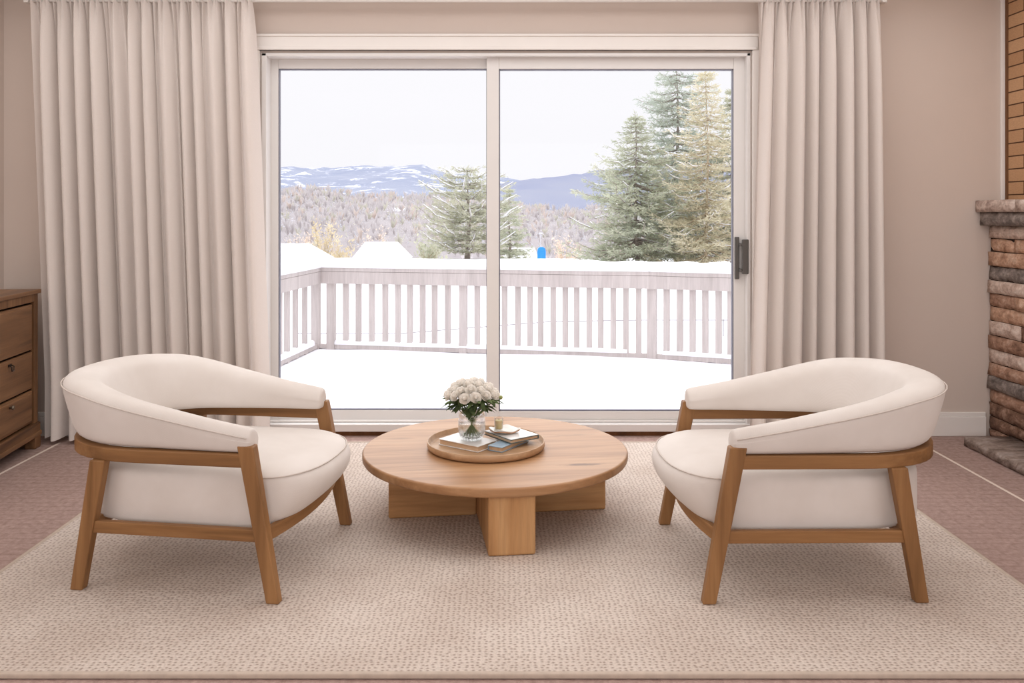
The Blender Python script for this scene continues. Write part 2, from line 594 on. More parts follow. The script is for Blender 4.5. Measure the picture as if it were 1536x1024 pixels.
m = MB(); m.box(XL - .15, XR + .15, YB - .15, YW + .16, -0.1, 0.0)
struct(m.build('floor', MAT['carpet']))
m = MB(); m.box(XL - .15, XR + .15, YB - .15, YW + .16, CEIL, CEIL + .1)
struct(m.build('ceiling', MAT['ceiling']))
m = MB()
m.box(XL - .15, DX0, YW, YW + .16, 0, CEIL)
m.box(DX1, XR + .15, YW, YW + .16, 0, CEIL)
m.box(DX0, DX1, YW, YW + .16, DZ1, CEIL)
struct(m.build('wall_back', MAT['wall']))
m = MB(); m.box(XL - .15, XL, YB, YW, 0, CEIL)
struct(m.build('wall_left', MAT['wall']))
m = MB(); m.box(XR, XR + .15, YB, YW, 0, CEIL)
struct(m.build('wall_right', MAT['wall']))
# rear wall (behind the camera) with a wide window opening added for fill light
RX0, RX1, RZ0, RZ1 = -1.9, 1.9, 0.75, 2.2
m = MB()
m.box(XL - .15, RX0, YB - .15, YB, 0, CEIL)
m.box(RX1, XR + .15, YB - .15, YB, 0, CEIL)
m.box(RX0, RX1, YB - .15, YB, 0, RZ0)
m.box(RX0, RX1, YB - .15, YB, RZ1, CEIL)
struct(m.build('wall_rear', MAT['wall']))
m = MB()
for a in (RX0, -0.66, 0.6, RX1 - .06):
    m.box(a, a + .06, YB - .1, YB - .03, RZ0, RZ1)
for z in (RZ0, RZ1 - .06):
    m.box(RX0, RX1, YB - .1, YB - .03, z, z + .06)
struct(m.build('window_1', MAT['vinyl']))  # made-up window frame added for the rear fill lamp


def baseboard(name, *boxes):
    m = MB()
    for (x0, x1, y0, y1, ax) in boxes:
        m.box(x0, x1, y0, y1, 0, 0.105)
        if ax == 'b':
            m.box(x0, x1, y0 + .006, y1, 0.105, 0.127)
        elif ax == 'l':
            m.box(x0, x1 - .006, y0, y1, 0.105, 0.127)
        else:
            m.box(x0 + .006, x1, y0, y1, 0.105, 0.127)
    return struct(m.build(name, MAT['trim'], bevel=.003))


baseboard('baseboard_back', (XL, PX(378, YW), YW - .018, YW, 'b'), (PX(1140, YW), PX(1477, YW), YW - .018, YW, 'b'))
baseboard('baseboard_left', (XL, XL + .018, YB, YW - .02, 'l'))
baseboard('baseboard_right', (XR - .018, XR, YB, 2.2, 'r'))

# casing round the door opening
m = MB()
cz0 = PZ(76, YW)
m.box(PX(380, YW), PX(1136, YW), YW - .022, YW, cz0, PZ(52, YW))
m.box(PX(380, YW) - .01, PX(1136, YW) + .01, YW - .03, YW, PZ(56, YW), PZ(52, YW))
m.box(PX(384, YW), PX(1133, YW), YW - .03, YW, cz0, cz0 + .018)
m.box(PX(379, YW), PX(391, YW), YW - .022, YW, 0, cz0)
m.box(PX(1127, YW), PX(1139, YW), YW - .022, YW, 0, cz0)
struct(m.build('trim_1', MAT['trim'], bevel=.004))
# white strip in the corner beside the brickwork
m = MB(); m.box(PX(1500, YW), PX(1507.4, YW), YW - .016, YW, 0, CEIL)
struct(m.build('trim_2', MAT['trim'], bevel=.003))
m = MB(); m.box(XR - .02, XR, YW - .036, YW - .003, 1.22, CEIL)
struct(m.build('trim_3', MAT['brown_strip'], bevel=.003))
m = MB(); m.box(XR - .014, XR, 2.1, YW - .037, 1.2, CEIL)
struct(m.build('wall_right_brick', MAT['brick']))

# ------------------------------------------------------------------ sliding glass door
door = bpy.data.objects.new('door_1', None)
COL.objects.link(door)
struct(door)
YS, YF = YW + .035, YW + .085            # front faces of the sliding (right) and the fixed (left) panel
zs0 = PZ(640, YW)
m = MB()
m.box(DX0, DX0 + .026, YW - .012, YW + .15, zs0, DZ1)
m.box(DX1 - .02, DX1, YW - .012, YW + .15, zs0, DZ1)
m.box(DX0, DX1, YW - .012, YW + .15, DZ1 - .017, DZ1)
m.box(DX0, DX1, YW - .02, YW + .15, zs0 - .022, zs0 + .018)
m.box(DX0, DX1, YW + .02, YW + .03, zs0 + .018, zs0 + .03)
m.build('door_frame', MAT['vinyl'], door, bevel=.003)
m = MB(); m.box(DX0, DX1, YW - .006, YW + .15, 0, zs0 - .022)
m.build('threshold', MAT['brown_strip'], door, bevel=.002)


def door_panel(name, y, x0, x1, gx0, gx1, z0, z1, gz0, gz1):
    t = .04
    m = MB()
    m.box(x0, gx0, y, y + t, z0, z1)
    m.box(gx1, x1, y, y + t, z0, z1)
    m.box(gx0, gx1, y, y + t, gz1, z1)
    m.box(gx0, gx1, y, y + t, z0, gz0)
    p = m.build(name, MAT['vinyl'], door, bevel=.003)
    m = MB()
    b = .006
    m.box(gx0, gx0 + b, y + .004, y + .03, gz0, gz1)
    m.box(gx1 - b, gx1, y + .004, y + .03, gz0, gz1)
    m.box(gx0, gx1, y + .004, y + .03, gz1 - b, gz1)
    m.box(gx0, gx1, y + .004, y + .03, gz0, gz0 + b)
    m.build('glazing_bead', MAT['gasket'], p)
    m = MB(); m.box(gx0 + .001, gx1 - .001, y + .016, y + .022, gz0 + .001, gz1 - .001)
    m.build('glass', MAT['glass'], p)
    return p


fixed = door_panel('fixed_panel', YF, PX(396, YF), PX(750, YF), PX(417.5, YF), PX(731, YF), PZ(634, YF), PZ(86, YF), PZ(615, YF), PZ(103, YF))
slide = door_panel('sliding_panel', YS, PX(730, YS), PX(1122, YS), PX(748.5, YS), PX(1100.5, YS), PZ(635, YS), PZ(86, YS), PZ(616.5, YS), PZ(103.5, YS))
# dark pull handle on the sliding panel
hx0, hx1 = PX(1101.5, YS), PX(1107.5, YS)
m = MB()
m.box(hx0, hx1, YS - .02, YS, PZ(418, YS), PZ(355, YS))
hd = m.build('handle', MAT['handle'], slide, bevel=.003)
m = MB()
m.box(PX(1109.5, YS), PX(1119, YS), YS - .055, YS - .036, PZ(411, YS - .05), PZ(359, YS - .05))
m.box(hx1 - .004, PX(1110, YS), YS - .05, YS - .004, PZ(369, YS), PZ(364, YS))
m.box(hx1 - .004, PX(1110, YS), YS - .05, YS - .004, PZ(407, YS), PZ(402, YS))
m.build('grip', MAT['handle'], hd, bevel=.004)
m = MB(); m.box(PX(398.6, YW), PX(400, YW), YW + .005, YW + .085, PZ(405, YW), PZ(352, YW))
m.build('latch_keeper', MAT['handle'], door, bevel=.001)

# ------------------------------------------------------------------ curtains and rod
YC = 4.565


def curtain(label, xt0, xt1, xb0, xb1, folds, seed, z0, z1=2.335):
    rnd = random.Random(seed)
    nx, nz = folds * 22, 46
    ph = [rnd.uniform(-.32, .32) for _ in range(folds + 3)]
    am = [rnd.uniform(.6, 1.25) for _ in range(folds + 3)]
    vs, fs = [], []
    for j in range(nz + 1):
        t = j / nz
        t = t ** 1.25                       # more rows near the gathered heading
        z = lerp(z1, z0, t)
        for i in range(nx + 1):
            s = i / nx
            xa = lerp(lerp(xt0, xt1, s), lerp(xb0, xb1, s), min(1, t * 1.15))
            u = s * folds
            k = int(u)
            fr = u - k
            a = lerp(am[k], am[k + 1], fr)
            p = lerp(ph[k], ph[k + 1], fr)
            big = math.sin(2 * PI * (u + p)) + .5 * math.sin(4 * PI * (u + p * .6) + 1.3)
            small = math.sin(2 * PI * u * 3.0 + p * 4) + .5 * math.sin(2 * PI * u * 5.03 + k)
            gath = math.exp(-((z1 - z) / .15))
            amp_b = .058 * a * (1 - .82 * gath) * lerp(.75, 1.0, t)
            y = YC + amp_b * big + .019 * small * gath + .003 * small * math.exp(-((z1 - z) / .5))
            if z > z1 - .035:
                y += .006 * math.sin(u * 40)
            x = xa + .018 * a * math.cos(2 * PI * (u + p)) * (1 - gath)
            vs.append((x, y, z + (.006 * big if j == nz else 0) + (.007 * small if j == 0 else 0)))
    w = nx + 1
    for j in range(nz):
        for i in range(nx):
            fs.append((j * w + i, j * w + i + 1, (j + 1) * w + i + 1, (j + 1) * w + i))
    m = MB()
    m.add(vs, fs, True)
    o = m.build('curtain', MAT['curtain'], None, fix=False)
    return tag(o, label, 'curtain', 'curtains beside the glass door')


curtain('wide off-white pleated curtain left of the sliding glass door', PX(48, YC), PX(377, YC), PX(72, YC), PX(397, YC), 13, 3, .03)
curtain('narrower off-white pleated curtain between the sliding door and the bare wall', PX(1138, YC), PX(1318, YC), PX(1122, YC), PX(1322, YC), 8, 11, .02)
rod = thing('curtain_rod', 'thin white curtain rod running above the glass door at the ceiling', 'curtain rod')
m = MB(); m.tube([(PX(44, YC), YC, 2.311), (PX(1324, YC), YC, 2.311)], .011, 12)
m.build('pole', MAT['rod'], rod)
for x in (PX(40, YC), PX(1326, YC)):
    m = MB()
    m.box(x - .012, x + .012, YC - .012, YW, 2.298, 2.324)
    m.build('bracket', MAT['rod'], rod, bevel=.003)

# ------------------------------------------------------------------ rug
m = MB()
RX, RY0, RY1 = 1.655, 2.243, 4.49
m.box(-RX - .003, RX - .003, RY0, RY1, 0.001, .013)
rug = tag(m.build('area_rug', MAT['rug'], None, bevel=.004), 'large beige woven rug lying under both chairs and the table', 'rug')
m = MB()
for (x0, x1, y0, y1) in ((-RX - .012, RX + .006, RY0 - .01, RY0 + .006), (-RX - .012, RX + .006, RY1 - .006, RY1 + .01)):
    m.box(x0, x1, y0, y1, .001, .0155)
for x in (-RX - .003, RX - .003):
    m.box(x - .008, x + .008, RY0, RY1, .001, .0155)
m.build('binding', MAT['binding'], rug, bevel=.004)
RUGZ = .0135

# ------------------------------------------------------------------ armchairs
def outline(uf, w, uc, ub, n_s=7, n_c=25, e=2.35):
    """open U outline from the +v front tip round the back to the -v front tip: (u, v, nu, nv)"""
    pts = []
    for i in range(n_s):
        pts.append((lerp(uf, uc, i / n_s), w))
    b = uc - ub
    for i in range(n_c + 1):
        a = PI * i / n_c
        c, s = math.cos(a), math.sin(a)
        pts.append((uc - b * abs(s) ** (2 / e), w * math.copysign(abs(c) ** (2 / e), c)))
    for i in range(1, n_s + 1):
        pts.append((lerp(uc, uf, i / n_s), -w))
    res = []
    n = len(pts)
    for i, (u, v) in enumerate(pts):
        a, b2 = pts[max(i - 1, 0)], pts[min(i + 1, n - 1)]
        tu, tv = b2[0] - a[0], b2[1] - a[1]
        L = math.hypot(tu, tv) or 1
        res.append((u, v, tv / L * -1 * -1, tu / L * -1) if False else (u, v, tv / L, -tu / L))
    return res


def make_chair(label, loc, rz):
    root = thing('lounge_chair', label, 'armchair', loc, rz, 'white barrel lounge chairs')
    W, UF, UC, UB = .337, .238, -.13, -.476
    OL = outline(UF, W, UC, UB)
    # outward normal check: at the +v straight side the outward normal is (0, 1)
    sgn = 1 if OL[0][3] > 0 else -1

    def off(p, o):
        return (p[0] + p[2] * sgn * o, p[1] + p[3] * sgn * o)
    # --- upholstered shell
    def ztop(u):
        return interp([(-.56, .656), (-.45, .653), (-.3, .636), (-.1, .588), (.1, .546), (.24, .522)], u)
    rings, seam = [], []
    n = len(OL)
    for i, p in enumerate(OL):
        u = p[0]
        k = max(0, min(1, (UF - u) / (UF - UB)))          # 0 at the arm tip, 1 at the back
        k = k * k * (3 - 2 * k)
        lean = lerp(.004, .041, k)
        th = lerp(.072, .125, k)
        thb = lerp(.074, .15, k)
        zt = ztop(u)
        zb = .445
        hh = zt - zb
        sec = [(-.006, zb), (lean * .25 + .002, zb + hh * .25), (lean * .62 + .004, zb + hh * .55), (lean, zt - .045), (lean + .001, zt - .026),
               (lean - .012, zt - .008), (lean - th * .3, zt), (lean - th * .62, zt - .003), (lean - th * .92, zt - .016),
               (lean - th - .006, zt - .045), (lerp(lean - th, -thb, .45), zb + hh * .45), (-thb + .004, zb + hh * .12), (-thb + .012, zb), (-thb * .5, zb)]
        end = 0
        rings.append([off(p, o) + (z,) for o, z in sec])
        seam.append(off(p, lean + .003) + (zt - .027,))
    # rounded arm tips: one shrunken ring added before the first and after the last
    def tip(r, du):
        c = Vector((0, 0, 0))
        for q in r:
            c += Vector(q)
        c /= len(r)
        out = []
        for q in r:
            d = Vector(q) - c
            out.append(tuple(c + d * .86 + Vector((du, 0, 0))))
        return out
    rings = [tip(rings[0], .012)] + rings + [tip(rings[-1], .012)]
    m = MB()
    m.loft(rings, True, False, True, True)
    back = m.build('backrest', MAT['fabric'], root, subsurf=2)
    m = MB()
    m.tube(seam, .0026, 6)
    m.build('piping', MAT['piping'], back)
    # --- oak rail
    m = MB()
    rr = []
    for p in OL:
        a, b = off(p, .004), off(p, -.03)
        rr.append([a + (.404,), a + (.446,), b + (.446,), b + (.404,)])
    m.loft(rr, True, False, True, False)
    for k in range(len(m.s)):
        m.s[k] = False
    m.build('arm_rail', MAT['wood_x'], root, bevel=.004)
    # --- seat body and cushion
    def ring(z, front, inset, crown=0.0, scale=1.0):
        w = W - inset
        ub = UB + inset - .002
        pts = [(u, v) for (u, v, _, _) in outline(.20, w, UC, ub, 6, 22)]
        L = front - .20
        nf = 16
        for i in range(1, nf):
            a = -PI / 2 + PI * i / nf
            c, s = math.cos(a), math.sin(a)
            e = 2.5
            pts.append((.20 + L * abs(c) ** (2 / e), w * math.copysign(abs(s) ** (2 / e), s)))
        cu = -.03
        return [(cu + (u - cu) * scale, v * scale, z) for u, v in pts]
    rings = [ring(.196, .315, .052), ring(.200, .325, .043), ring(.235, .375, .042), ring(.285, .418, .042), ring(.325, .428, .042),
             ring(.352, .414, .043), ring(.366, .394, .050), ring(.377, .374, .062, 0, .97), ring(.387, .374, .066, 0, .85),
             ring(.394, .374, .066, 0, .6), ring(.397, .374, .066, 0, .3)]
    m = MB()
    m.loft(rings, True, False, True, True)
    seat = m.build('seat', MAT['fabric'], root, subsurf=1)
    r = ring(.3585, .407, .0455)
    n = len(r)
    m = MB()
    m.tube([q for q in r if q[0] > .245], .0024, 6)
    m.build('piping', MAT['piping'], seat)
    # --- legs
    def leg(top, foot, tu, tv, fu, fv):
        m = MB()
        (u1, v1, z1), (u0, v0, z0) = top, foot
        q = lambda u, v, z, a, b: [(u - a, v - b, z), (u + a, v - b, z), (u + a, v + b, z), (u - a, v + b, z)]
        m.hexa(q(u0, v0, z0, fu, fv), q(u1, v1, z1, tu, tv))
        return m.build('leg', MAT['wood_z'], root, bevel=.004)
    for s in (-1, 1):
        leg((.232, s * .323, .471), (.325, s * .336, 0), .026, .019, .0205, .0165)
        leg((-.262, s * .318, .406), (-.325, s * .334, 0), .026, .018, .0205, .0165)
        m = MB()
        y0, y1 = s * .326 - .011, s * .326 + .011
        m.box(-.30, .285, y0, y1, .178, .216)
        m.build('side_rail', MAT['wood_x'], root, bevel=.003)
    m = MB()
    rr = []
    for i in range(13):
        v = lerp(-.325, .325, i / 12)
        u = .283 + .042 * (1 - (v / .325) ** 2)
        rr.append([(u - .011, v, .174), (u + .011, v, .174), (u + .011, v, .214), (u - .011, v, .214)])
    m.loft(rr, True, False, True, False)
    m.build('front_rail', MAT['wood_y'], root, bevel=.003)
    m = MB(); m.box(-.305, -.285, -.315, .315, .178, .212)
    m.build('back_rail', MAT['wood_y'], root, bevel=.003)
    return root


chair_l = make_chair('white upholstered barrel chair with oak frame beside the dresser side of the table', (-.967, 3.028, RUGZ), math.radians(-8.5))
chair_l['label'] = 'cream barrel armchair with oak frame, left of the round table'
dup(chair_l, (.945, 2.985, RUGZ), math.radians(180.8), 'cream barrel armchair with oak frame on the fireplace side of the table')

# ------------------------------------------------------------------ coffee table
TC = (-.030, 3.50)
TH = .256
table = thing('coffee_table', 'low round honey-oak coffee table on a cross-shaped base', 'coffee table', (TC[0], TC[1], RUGZ), math.radians(7.2))
R = .5285
m = MB()
zt = TH - RUGZ
m.lathe([(R - .012, zt - .036), (R - .004, zt - .033), (R, zt - .026), (R, zt - .007), (R - .003, zt - .0025), (R - .009, zt)], seg=120)
tt = m.build('tabletop', MAT['table_top'], table)
m2 = tt.data
tt.modifiers.new('w', 'WEIGHTED_NORMAL')
hw = .083
for (x0, x1, y0, y1, mt) in ((-hw, hw, -.500, 0, 'table_z'), (-hw, hw, 0, .46, 'table_z'), (-.425, -hw, -hw, hw, 'table_x'), (hw, .435, -hw, hw, 'table_x')):
    m = MB()
    m.box(x0, x1, y0, y1, 0, zt - .036)
    m.build('leg', MAT[mt], table, bevel=.008, bseg=3)

# ------------------------------------------------------------------ tray and what stands on it
TRC = (-.067, 3.495)
m = MB()
R = .236
m.lathe([(0.001, TH), (R - .02, TH), (R - .004, TH + .004), (R, TH + .012), (R, TH + .029), (R - .003, TH + .031), (R - .0055, TH + .029),
         (R - .008, TH + .012), (R - .022, TH + .0075), (0.001, TH + .0075)], TRC[0], TRC[1], 96)
tray = tag(m.build('serving_tray', MAT['tray'], None), 'round pale wooden tray with a raised rim on the coffee table', 'tray')
TZ = TH + .008


def book(name, label, pos, rot, L, Wd, thick, cover, z):
    root = thing('book', label, 'book', (pos[0], pos[1], z), rot, 'books on the tray')
    m = MB()
    c = .003
    m.box(-L / 2, L / 2, -Wd / 2, Wd / 2, 0, c)
    m.box(-L / 2, L / 2, -Wd / 2, Wd / 2, thick - c, thick)
    m.box(-L / 2, L / 2, Wd / 2 - c, Wd / 2, c, thick - c)
    m.build('cover', MAT[cover], root, bevel=.001)
    m = MB()
    m.box(-L / 2 + .004, L / 2 - .004, -Wd / 2 + .004, Wd / 2 - .004, c, thick - c)
    m.build('page_block', MAT['pages'], root)
    return root


B1 = book('book', 'white-covered book with tan page edges under the flower vase', (-.141, 3.493), math.radians(-36), .20, .122, .024, 'white_cover', TZ)
book('book', 'light blue book lying flat, lower of the two stacked books on the tray', (.024, 3.486), math.radians(57), .20, .066, .020, 'blue_cover', TZ)
B3 = book('book', 'dark teal edged book with white reflection on top, directly under the candle dish', (.035, 3.55), math.radians(-53), .183, .143, .016, 'teal_cover', TZ + .0205)
m = MB(); m.box(-.089, .089, -.069, .069, .016, .0168)
m.build('cover_reflection', MAT['white_cover'], B3)  # thin white sheet painting a reflection onto the book's top

# white petal dish
dish_c, dz = (.008, 3.553), TZ + .0205 + .0170
dish = thing('candle_dish', 'small white scalloped dish lying on the stacked books', 'dish', (dish_c[0], dish_c[1], dz))
m = MB()
rings = []
prof = [(.3, .001), (.7, .003), (1.0, .0125), (1.02, .015), (.97, .0155), (.70, .008), (.3, .006)]
for rr_, z in prof:
    ring_ = []
    for j in range(60):
        a = 2 * PI * j / 60
        rad = .052 * rr_ * (1 + .09 * math.cos(4 * a + .6) * min(1, rr_))
        ring_.append((rad * 1.12 * math.cos(a), rad * .95 * math.sin(a), z + (.004 * math.cos(4 * a + .6) if rr_ > .9 else 0)))
    rings.append(ring_)
m.loft(rings, True, False, True, True)
m.build('bowl', MAT['ceramic'], dish)
m = MB()
pts = [(.05 * 1.12 * math.cos(a) * (1 + .09 * math.cos(4 * a + .6)), .05 * .95 * math.sin(a) * (1 + .09 * math.cos(4 * a + .6)), .009 + .003 * math.cos(4 * a + .6))
       for a in [2 * PI * j / 60 for j in range(60)]]
m.tube(pts, .0022, 6, True)
m.build('copper_band', MAT['copper'], dish)

candle = thing('votive_candle', 'small pale yellow candle in a clear glass on the white dish', 'candle', (-.016, 3.566, dz + .0075))
m = MB()
m.lathe([(.001, 0), (.0165, 0), (.018, .003), (.0185, .05), (.0172, .05), (.0165, .005), (.001, .004)], seg=36)
m.build('glass_holder', MAT['votive_glass'], candle)
m = MB()
m.lathe([(.001, .0045), (.0155, .0045), (.016, .038), (.014, .0395), (.001, .039)], seg=36)
m.build('wax', MAT['wax'], candle)
m = MB(); m.tube([(0, 0, .039), (.001, 0, .047)], .0008, 6)
m.build('wick', MAT['wick'], candle)

# vase
VX, VY, VZ = -.124, 3.495, TZ + .0242
VH = .105
vase = thing('flower_vase', 'rounded clear glass vase of water standing on the white book', 'vase', (VX, VY, VZ))
out = [(.030, 0), (.040, .002), (.050, .018), (.0555, .04), (.0555, .07), (.053, .09), (.0525, VH)]
inn = [(.0500, VH), (.0505, .09), (.0528, .07), (.0525, .04), (.046, .02), (.034, .010), (.001, .009)]
m = MB()
m.lathe([(.001, 0)] + out + inn, seg=64)
m.build('glass_body', MAT['vase_glass'], vase)
m = MB()
m.lathe([(.001, .0095), (.0335, .0105), (.0455, .0205), (.052, .04), (.0522, .062), (.001, .062)], seg=48)
m.build('water', MAT['water'], vase)

# roses ------------------------------------------------------------
def petal(mb, ang, r0, rad, height, curl, width, z0):
    """one cupped petal wrapped about the bloom axis"""
    nu, nv = 5, 4
    vs = []
    for j in range(nv + 1):
        t = j / nv
        rr_ = r0 + (rad - r0) * math.sin(t * PI / 2) + curl * t ** 3
        z = z0 + height * (1 - math.cos(t * PI / 2)) * .55 + height * t * .45 - (curl * .9) * t ** 4
        for i in range(nu + 1):
            s = i / nu * 2 - 1
            w = width * (math.sin(min(1, t * 1.15 + .22) * PI / 2)) * (1 - .25 * t ** 6)
            a = ang + s * w
            ed = 1 - .10 * s * s
            vs.append((rr_ * ed * math.cos(a), rr_ * ed * math.sin(a), z - .0022 * s * s * t))
    w_ = nu + 1
    fs = [(j * w_ + i, j * w_ + i + 1, (j + 1) * w_ + i + 1, (j + 1) * w_ + i) for j in range(nv) for i in range(nu)]
    mb.add(vs, fs, True)


def leaf(mb, base, d, L, Wd, droop):
    d = Vector(d).normalized()
    side = d.cross(Vector((0, 0, 1)))
    if side.length < .05:
        side = Vector((1, 0, 0))
    side.normalize()
    up = side.cross(d)
    vs, n = [], 6
    for i in range(n + 1):
        t = i / n
        c = Vector(base) + d * L * t - Vector((0, 0, droop * t * t))
        w = Wd * math.sin(PI * (t * .9 + .08)) ** .8
        vs += [c - side * w + up * w * .25, c, c + side * w + up * w * .25]
    fs = []
    for i in range(n):
        a = i * 3
        fs += [(a, a + 1, a + 4, a + 3), (a + 1, a + 2, a + 5, a + 4)]
    mb.add(vs, fs, True)


def make_rose(label, variant):
    rnd = random.Random(100 + variant)
    root = thing('rose', label, 'flower', (0, 0, 0), 0, 'white roses in the glass vase')
    m = MB()
    R0 = .0205
    # rosette: tight heart then wider, lower whorls
    m.lathe([(.001, -.005), (.006, -.005), (.009, .002), (.009, .008), (.006, .0115), (.001, .013)], seg=12)
    for ring_, (cnt, rad, hgt, curl, wid, z0) in enumerate([(3, .0075, .018, .000, 1.15, -.001), (4, .011, .019, .001, .95, -.003),
                                                           (5, .0145, .019, .0025, .78, -.006), (5, .0178, .0175, .0035, .74, -.009), (6, R0, .014, .004, .62, -.0115)]):
        a0 = rnd.uniform(0, 6.28)
        for k in range(cnt):
            petal(m, a0 + 2 * PI * k / cnt + rnd.uniform(-.12, .12), .004, rad * rnd.uniform(.95, 1.05), hgt * rnd.uniform(.93, 1.06), curl, wid, z0)
    m.build('bloom', MAT['petal'], root, fix=False)
    return root


rosebud = None
spots = []
cz = .445
# dome of blooms (dx, dy, height) seen from the front
for ring_i, (cnt, rad, zz, a0) in enumerate([(1, 0.0, .517, 0), (6, .037, .512, .25), (11, .071, .497, .12), (14, .097, .474, .42)]):
    for k in range(cnt):
        a = a0 + 2 * PI * k / cnt
        spots.append((rad * math.cos(a), rad * math.sin(a), zz))
protos = [make_rose('', v) for v in range(3)]
rr2 = random.Random(5)
front_names = {}
for idx, (dx, dy, zz) in enumerate(spots):
    p = protos[idx % 3]
    jz = rr2.uniform(-.006, .006)
    loc = (VX + dx, VY + dy, zz + jz)
    if idx < 3:
        o = p
        o.location = loc
    else:
        o = dup(p, loc, 0, '')
    rad = math.hypot(dx, dy)
    tilt = min(1.15, rad / .100 * .95)
    ax = Vector((-dy, dx, 0)) if rad > 1e-4 else Vector((1, 0, 0))
    q = Matrix.Rotation(tilt, 4, ax.normalized()) @ Matrix.Rotation(rr2.uniform(0, 6.28), 4, 'Z')
    o.rotation_euler = q.to_euler()
    if idx == 0:
        lab = 'white rose at the very top of the bouquet dome'
    elif idx < 7:
        lab = 'white rose in the crown of the bouquet just below its top bloom'
    elif idx < 18:
        lab = 'white rose in the middle tier of the bouquet dome'
    else:
        lab = 'white rose in the lowest tier of the bouquet above the leaves'
    o['label'] = lab
    o['group'] = lab.replace('white rose', 'white roses')
# each bloom gets its stem as a part, running down into the vase
bpy.context.view_layer.update()
for o in [x for x in COL.objects if x.get('category') == 'flower']:
    inv = o.matrix_world.inverted()
    loc = o.matrix_world.translation
    d = Vector((loc.x - VX, loc.y - VY, 0))
    neck = Vector((VX, VY, VZ + .09)) + d * .22
    foot = Vector((VX, VY, VZ + .016)) - d * .34
    top = loc + (o.matrix_world.to_3x3() @ Vector((0, 0, -.008)))
    m = MB()
    c1 = top.lerp(neck, .5) + d * .12
    m.tube([inv @ top, inv @ c1, inv @ neck, inv @ neck.lerp(foot, .5), inv @ foot], .0016, 6)
    m.build('stem', MAT['stem'], o)
    for k in range(4):
        ml = MB()
        t = rr2.uniform(.12, .62)
        b = top.lerp(neck, t)
        a = math.atan2(d.y, d.x) + rr2.uniform(-1.1, 1.1)
        dirw = Vector((math.cos(a), math.sin(a), rr2.uniform(-.45, .35)))
        e = inv.to_3x3()
        # build in world space then bring to the rose's own frame
        mm = MB()
        leaf(mm, b, dirw, rr2.uniform(.042, .066), rr2.uniform(.008, .012), rr2.uniform(.004, .02))
        ml.add([inv @ Vector(p) for p in mm.v], mm.f, True)
        ml.build('leaf', MAT['rose_leaf'], o, fix=False)
# little green buds poking out at the side
bud = thing('flower_bud', 'pale green bud poking out on the right of the bouquet', 'flower', (VX + .117, VY - .012, .458))
m = MB()
m.lathe([(.0005, -.008), (.005, -.006), (.0078, 0), (.006, .006), (.0005, .009)], seg=14)
m.build('bloom', MAT['bud'], bud)
m = MB()
m.tube([(0, 0, -.006), (-.05, .004, -.03), (-.1, .01, -.075), (-.113, .012, -.13)], .002, 6)
m.build('stem', MAT['stem'], bud)

# ------------------------------------------------------------------ dresser against the left wall
th = math.radians(6.6)
DRF = (PX(60.5, 4.47), 4.47)
LEN, DEP = 1.15, .275
dr = thing('dresser', 'dark worn wooden dresser standing in the corner beside the curtain', 'dresser', (DRF[0], DRF[1], 0), th)
# local frame: x toward the room (front face at x = 0), y away from camera (far end at y = 0)
m = MB(); m.box(-DEP, .004, -LEN - .03, .005, .785, .806)
m.build('top', MAT['dresser_y'], dr, bevel=.004)
m = MB()
m.box(-DEP + .01, -.03, -LEN, -.012, .10, .785)
m.build('back_box', MAT['dark_gap'], dr)
for y in (-.030, -LEN):
    m = MB()
    m.box(-DEP + .005, -.012, y, y + .022, .0, .785)
    m.build('side_panel', MAT['dresser_z'], dr, bevel=.002)
m = MB()
for y in (-.048, -LEN):
    m.box(-.03, -.008, y, y + .04, .06, .785)
m.box(-.03, -.008, -LEN + .04, -.048, .745, .785)
m.build('face_frame', MAT['dresser_z'], dr, bevel=.003)
m = MB()
m.box(-.03, .004, -LEN - .01, -.004, .072, .128)
m.box(-.03, .010, -LEN - .01, .0, .060, .084)
for y in (-.07, -LEN):
    m.box(-.05, .006, y, y + .065, 0, .07)
m.build('plinth', MAT['dresser_y'], dr, bevel=.006)
for (z0, z1, pull) in ((.505, .735, None), (.31, .495, 'bail'), (.135, .30, 'knob')):
    m = MB()
    m.box(-.028, -.012, -LEN + .05, -.068, z0, z1)
    m.box(-.028, -.008, -LEN + .06, -.08, z0 + .012, z1 - .012)
    dw = m.build('drawer', MAT['dresser_y'], dr, bevel=.004)
    for yy in (-.335, -LEN + .26):
        m = MB()
        if pull == 'knob':
            m.lathe([(.001, 0), (.006, 0), (.005, .008), (.011, .014), (.010, .02), (.001, .023)], seg=18)
            m.v = [(-.008 + z, yy + x, z1 - .03 + y) for x, y, z in m.v]
            m.build('knob', MAT['brass'], dw)
        elif pull == 'bail':
            m.box(-.008, -.004, yy - .016, yy + .016, z1 - .03, z1 - .018)
            m.tube([(-.004, yy - .012, z1 - .024), (.008, yy - .012, z1 - .03), (.008, yy - .010, z1 - .05), (.008, yy + .010, z1 - .05),
                    (.008, yy + .012, z1 - .03), (-.004, yy + .012, z1 - .024)], .0028, 8)
            m.build('handle', MAT['iron'], dw)

# ------------------------------------------------------------------ stone fireplace on the right wall
fp = thing('fireplace', 'rough stacked-stone fireplace with mantel and hearth on the right wall', 'fireplace', (0, 0, 0))
fx, fy0, fy1 = 2.598, 2.25, 4.668
m = MB(); m.box(fx + .018, XR - .001, fy0, fy1 - .006, .0, 1.2)
m.build('core', MAT['mortar'], fp)


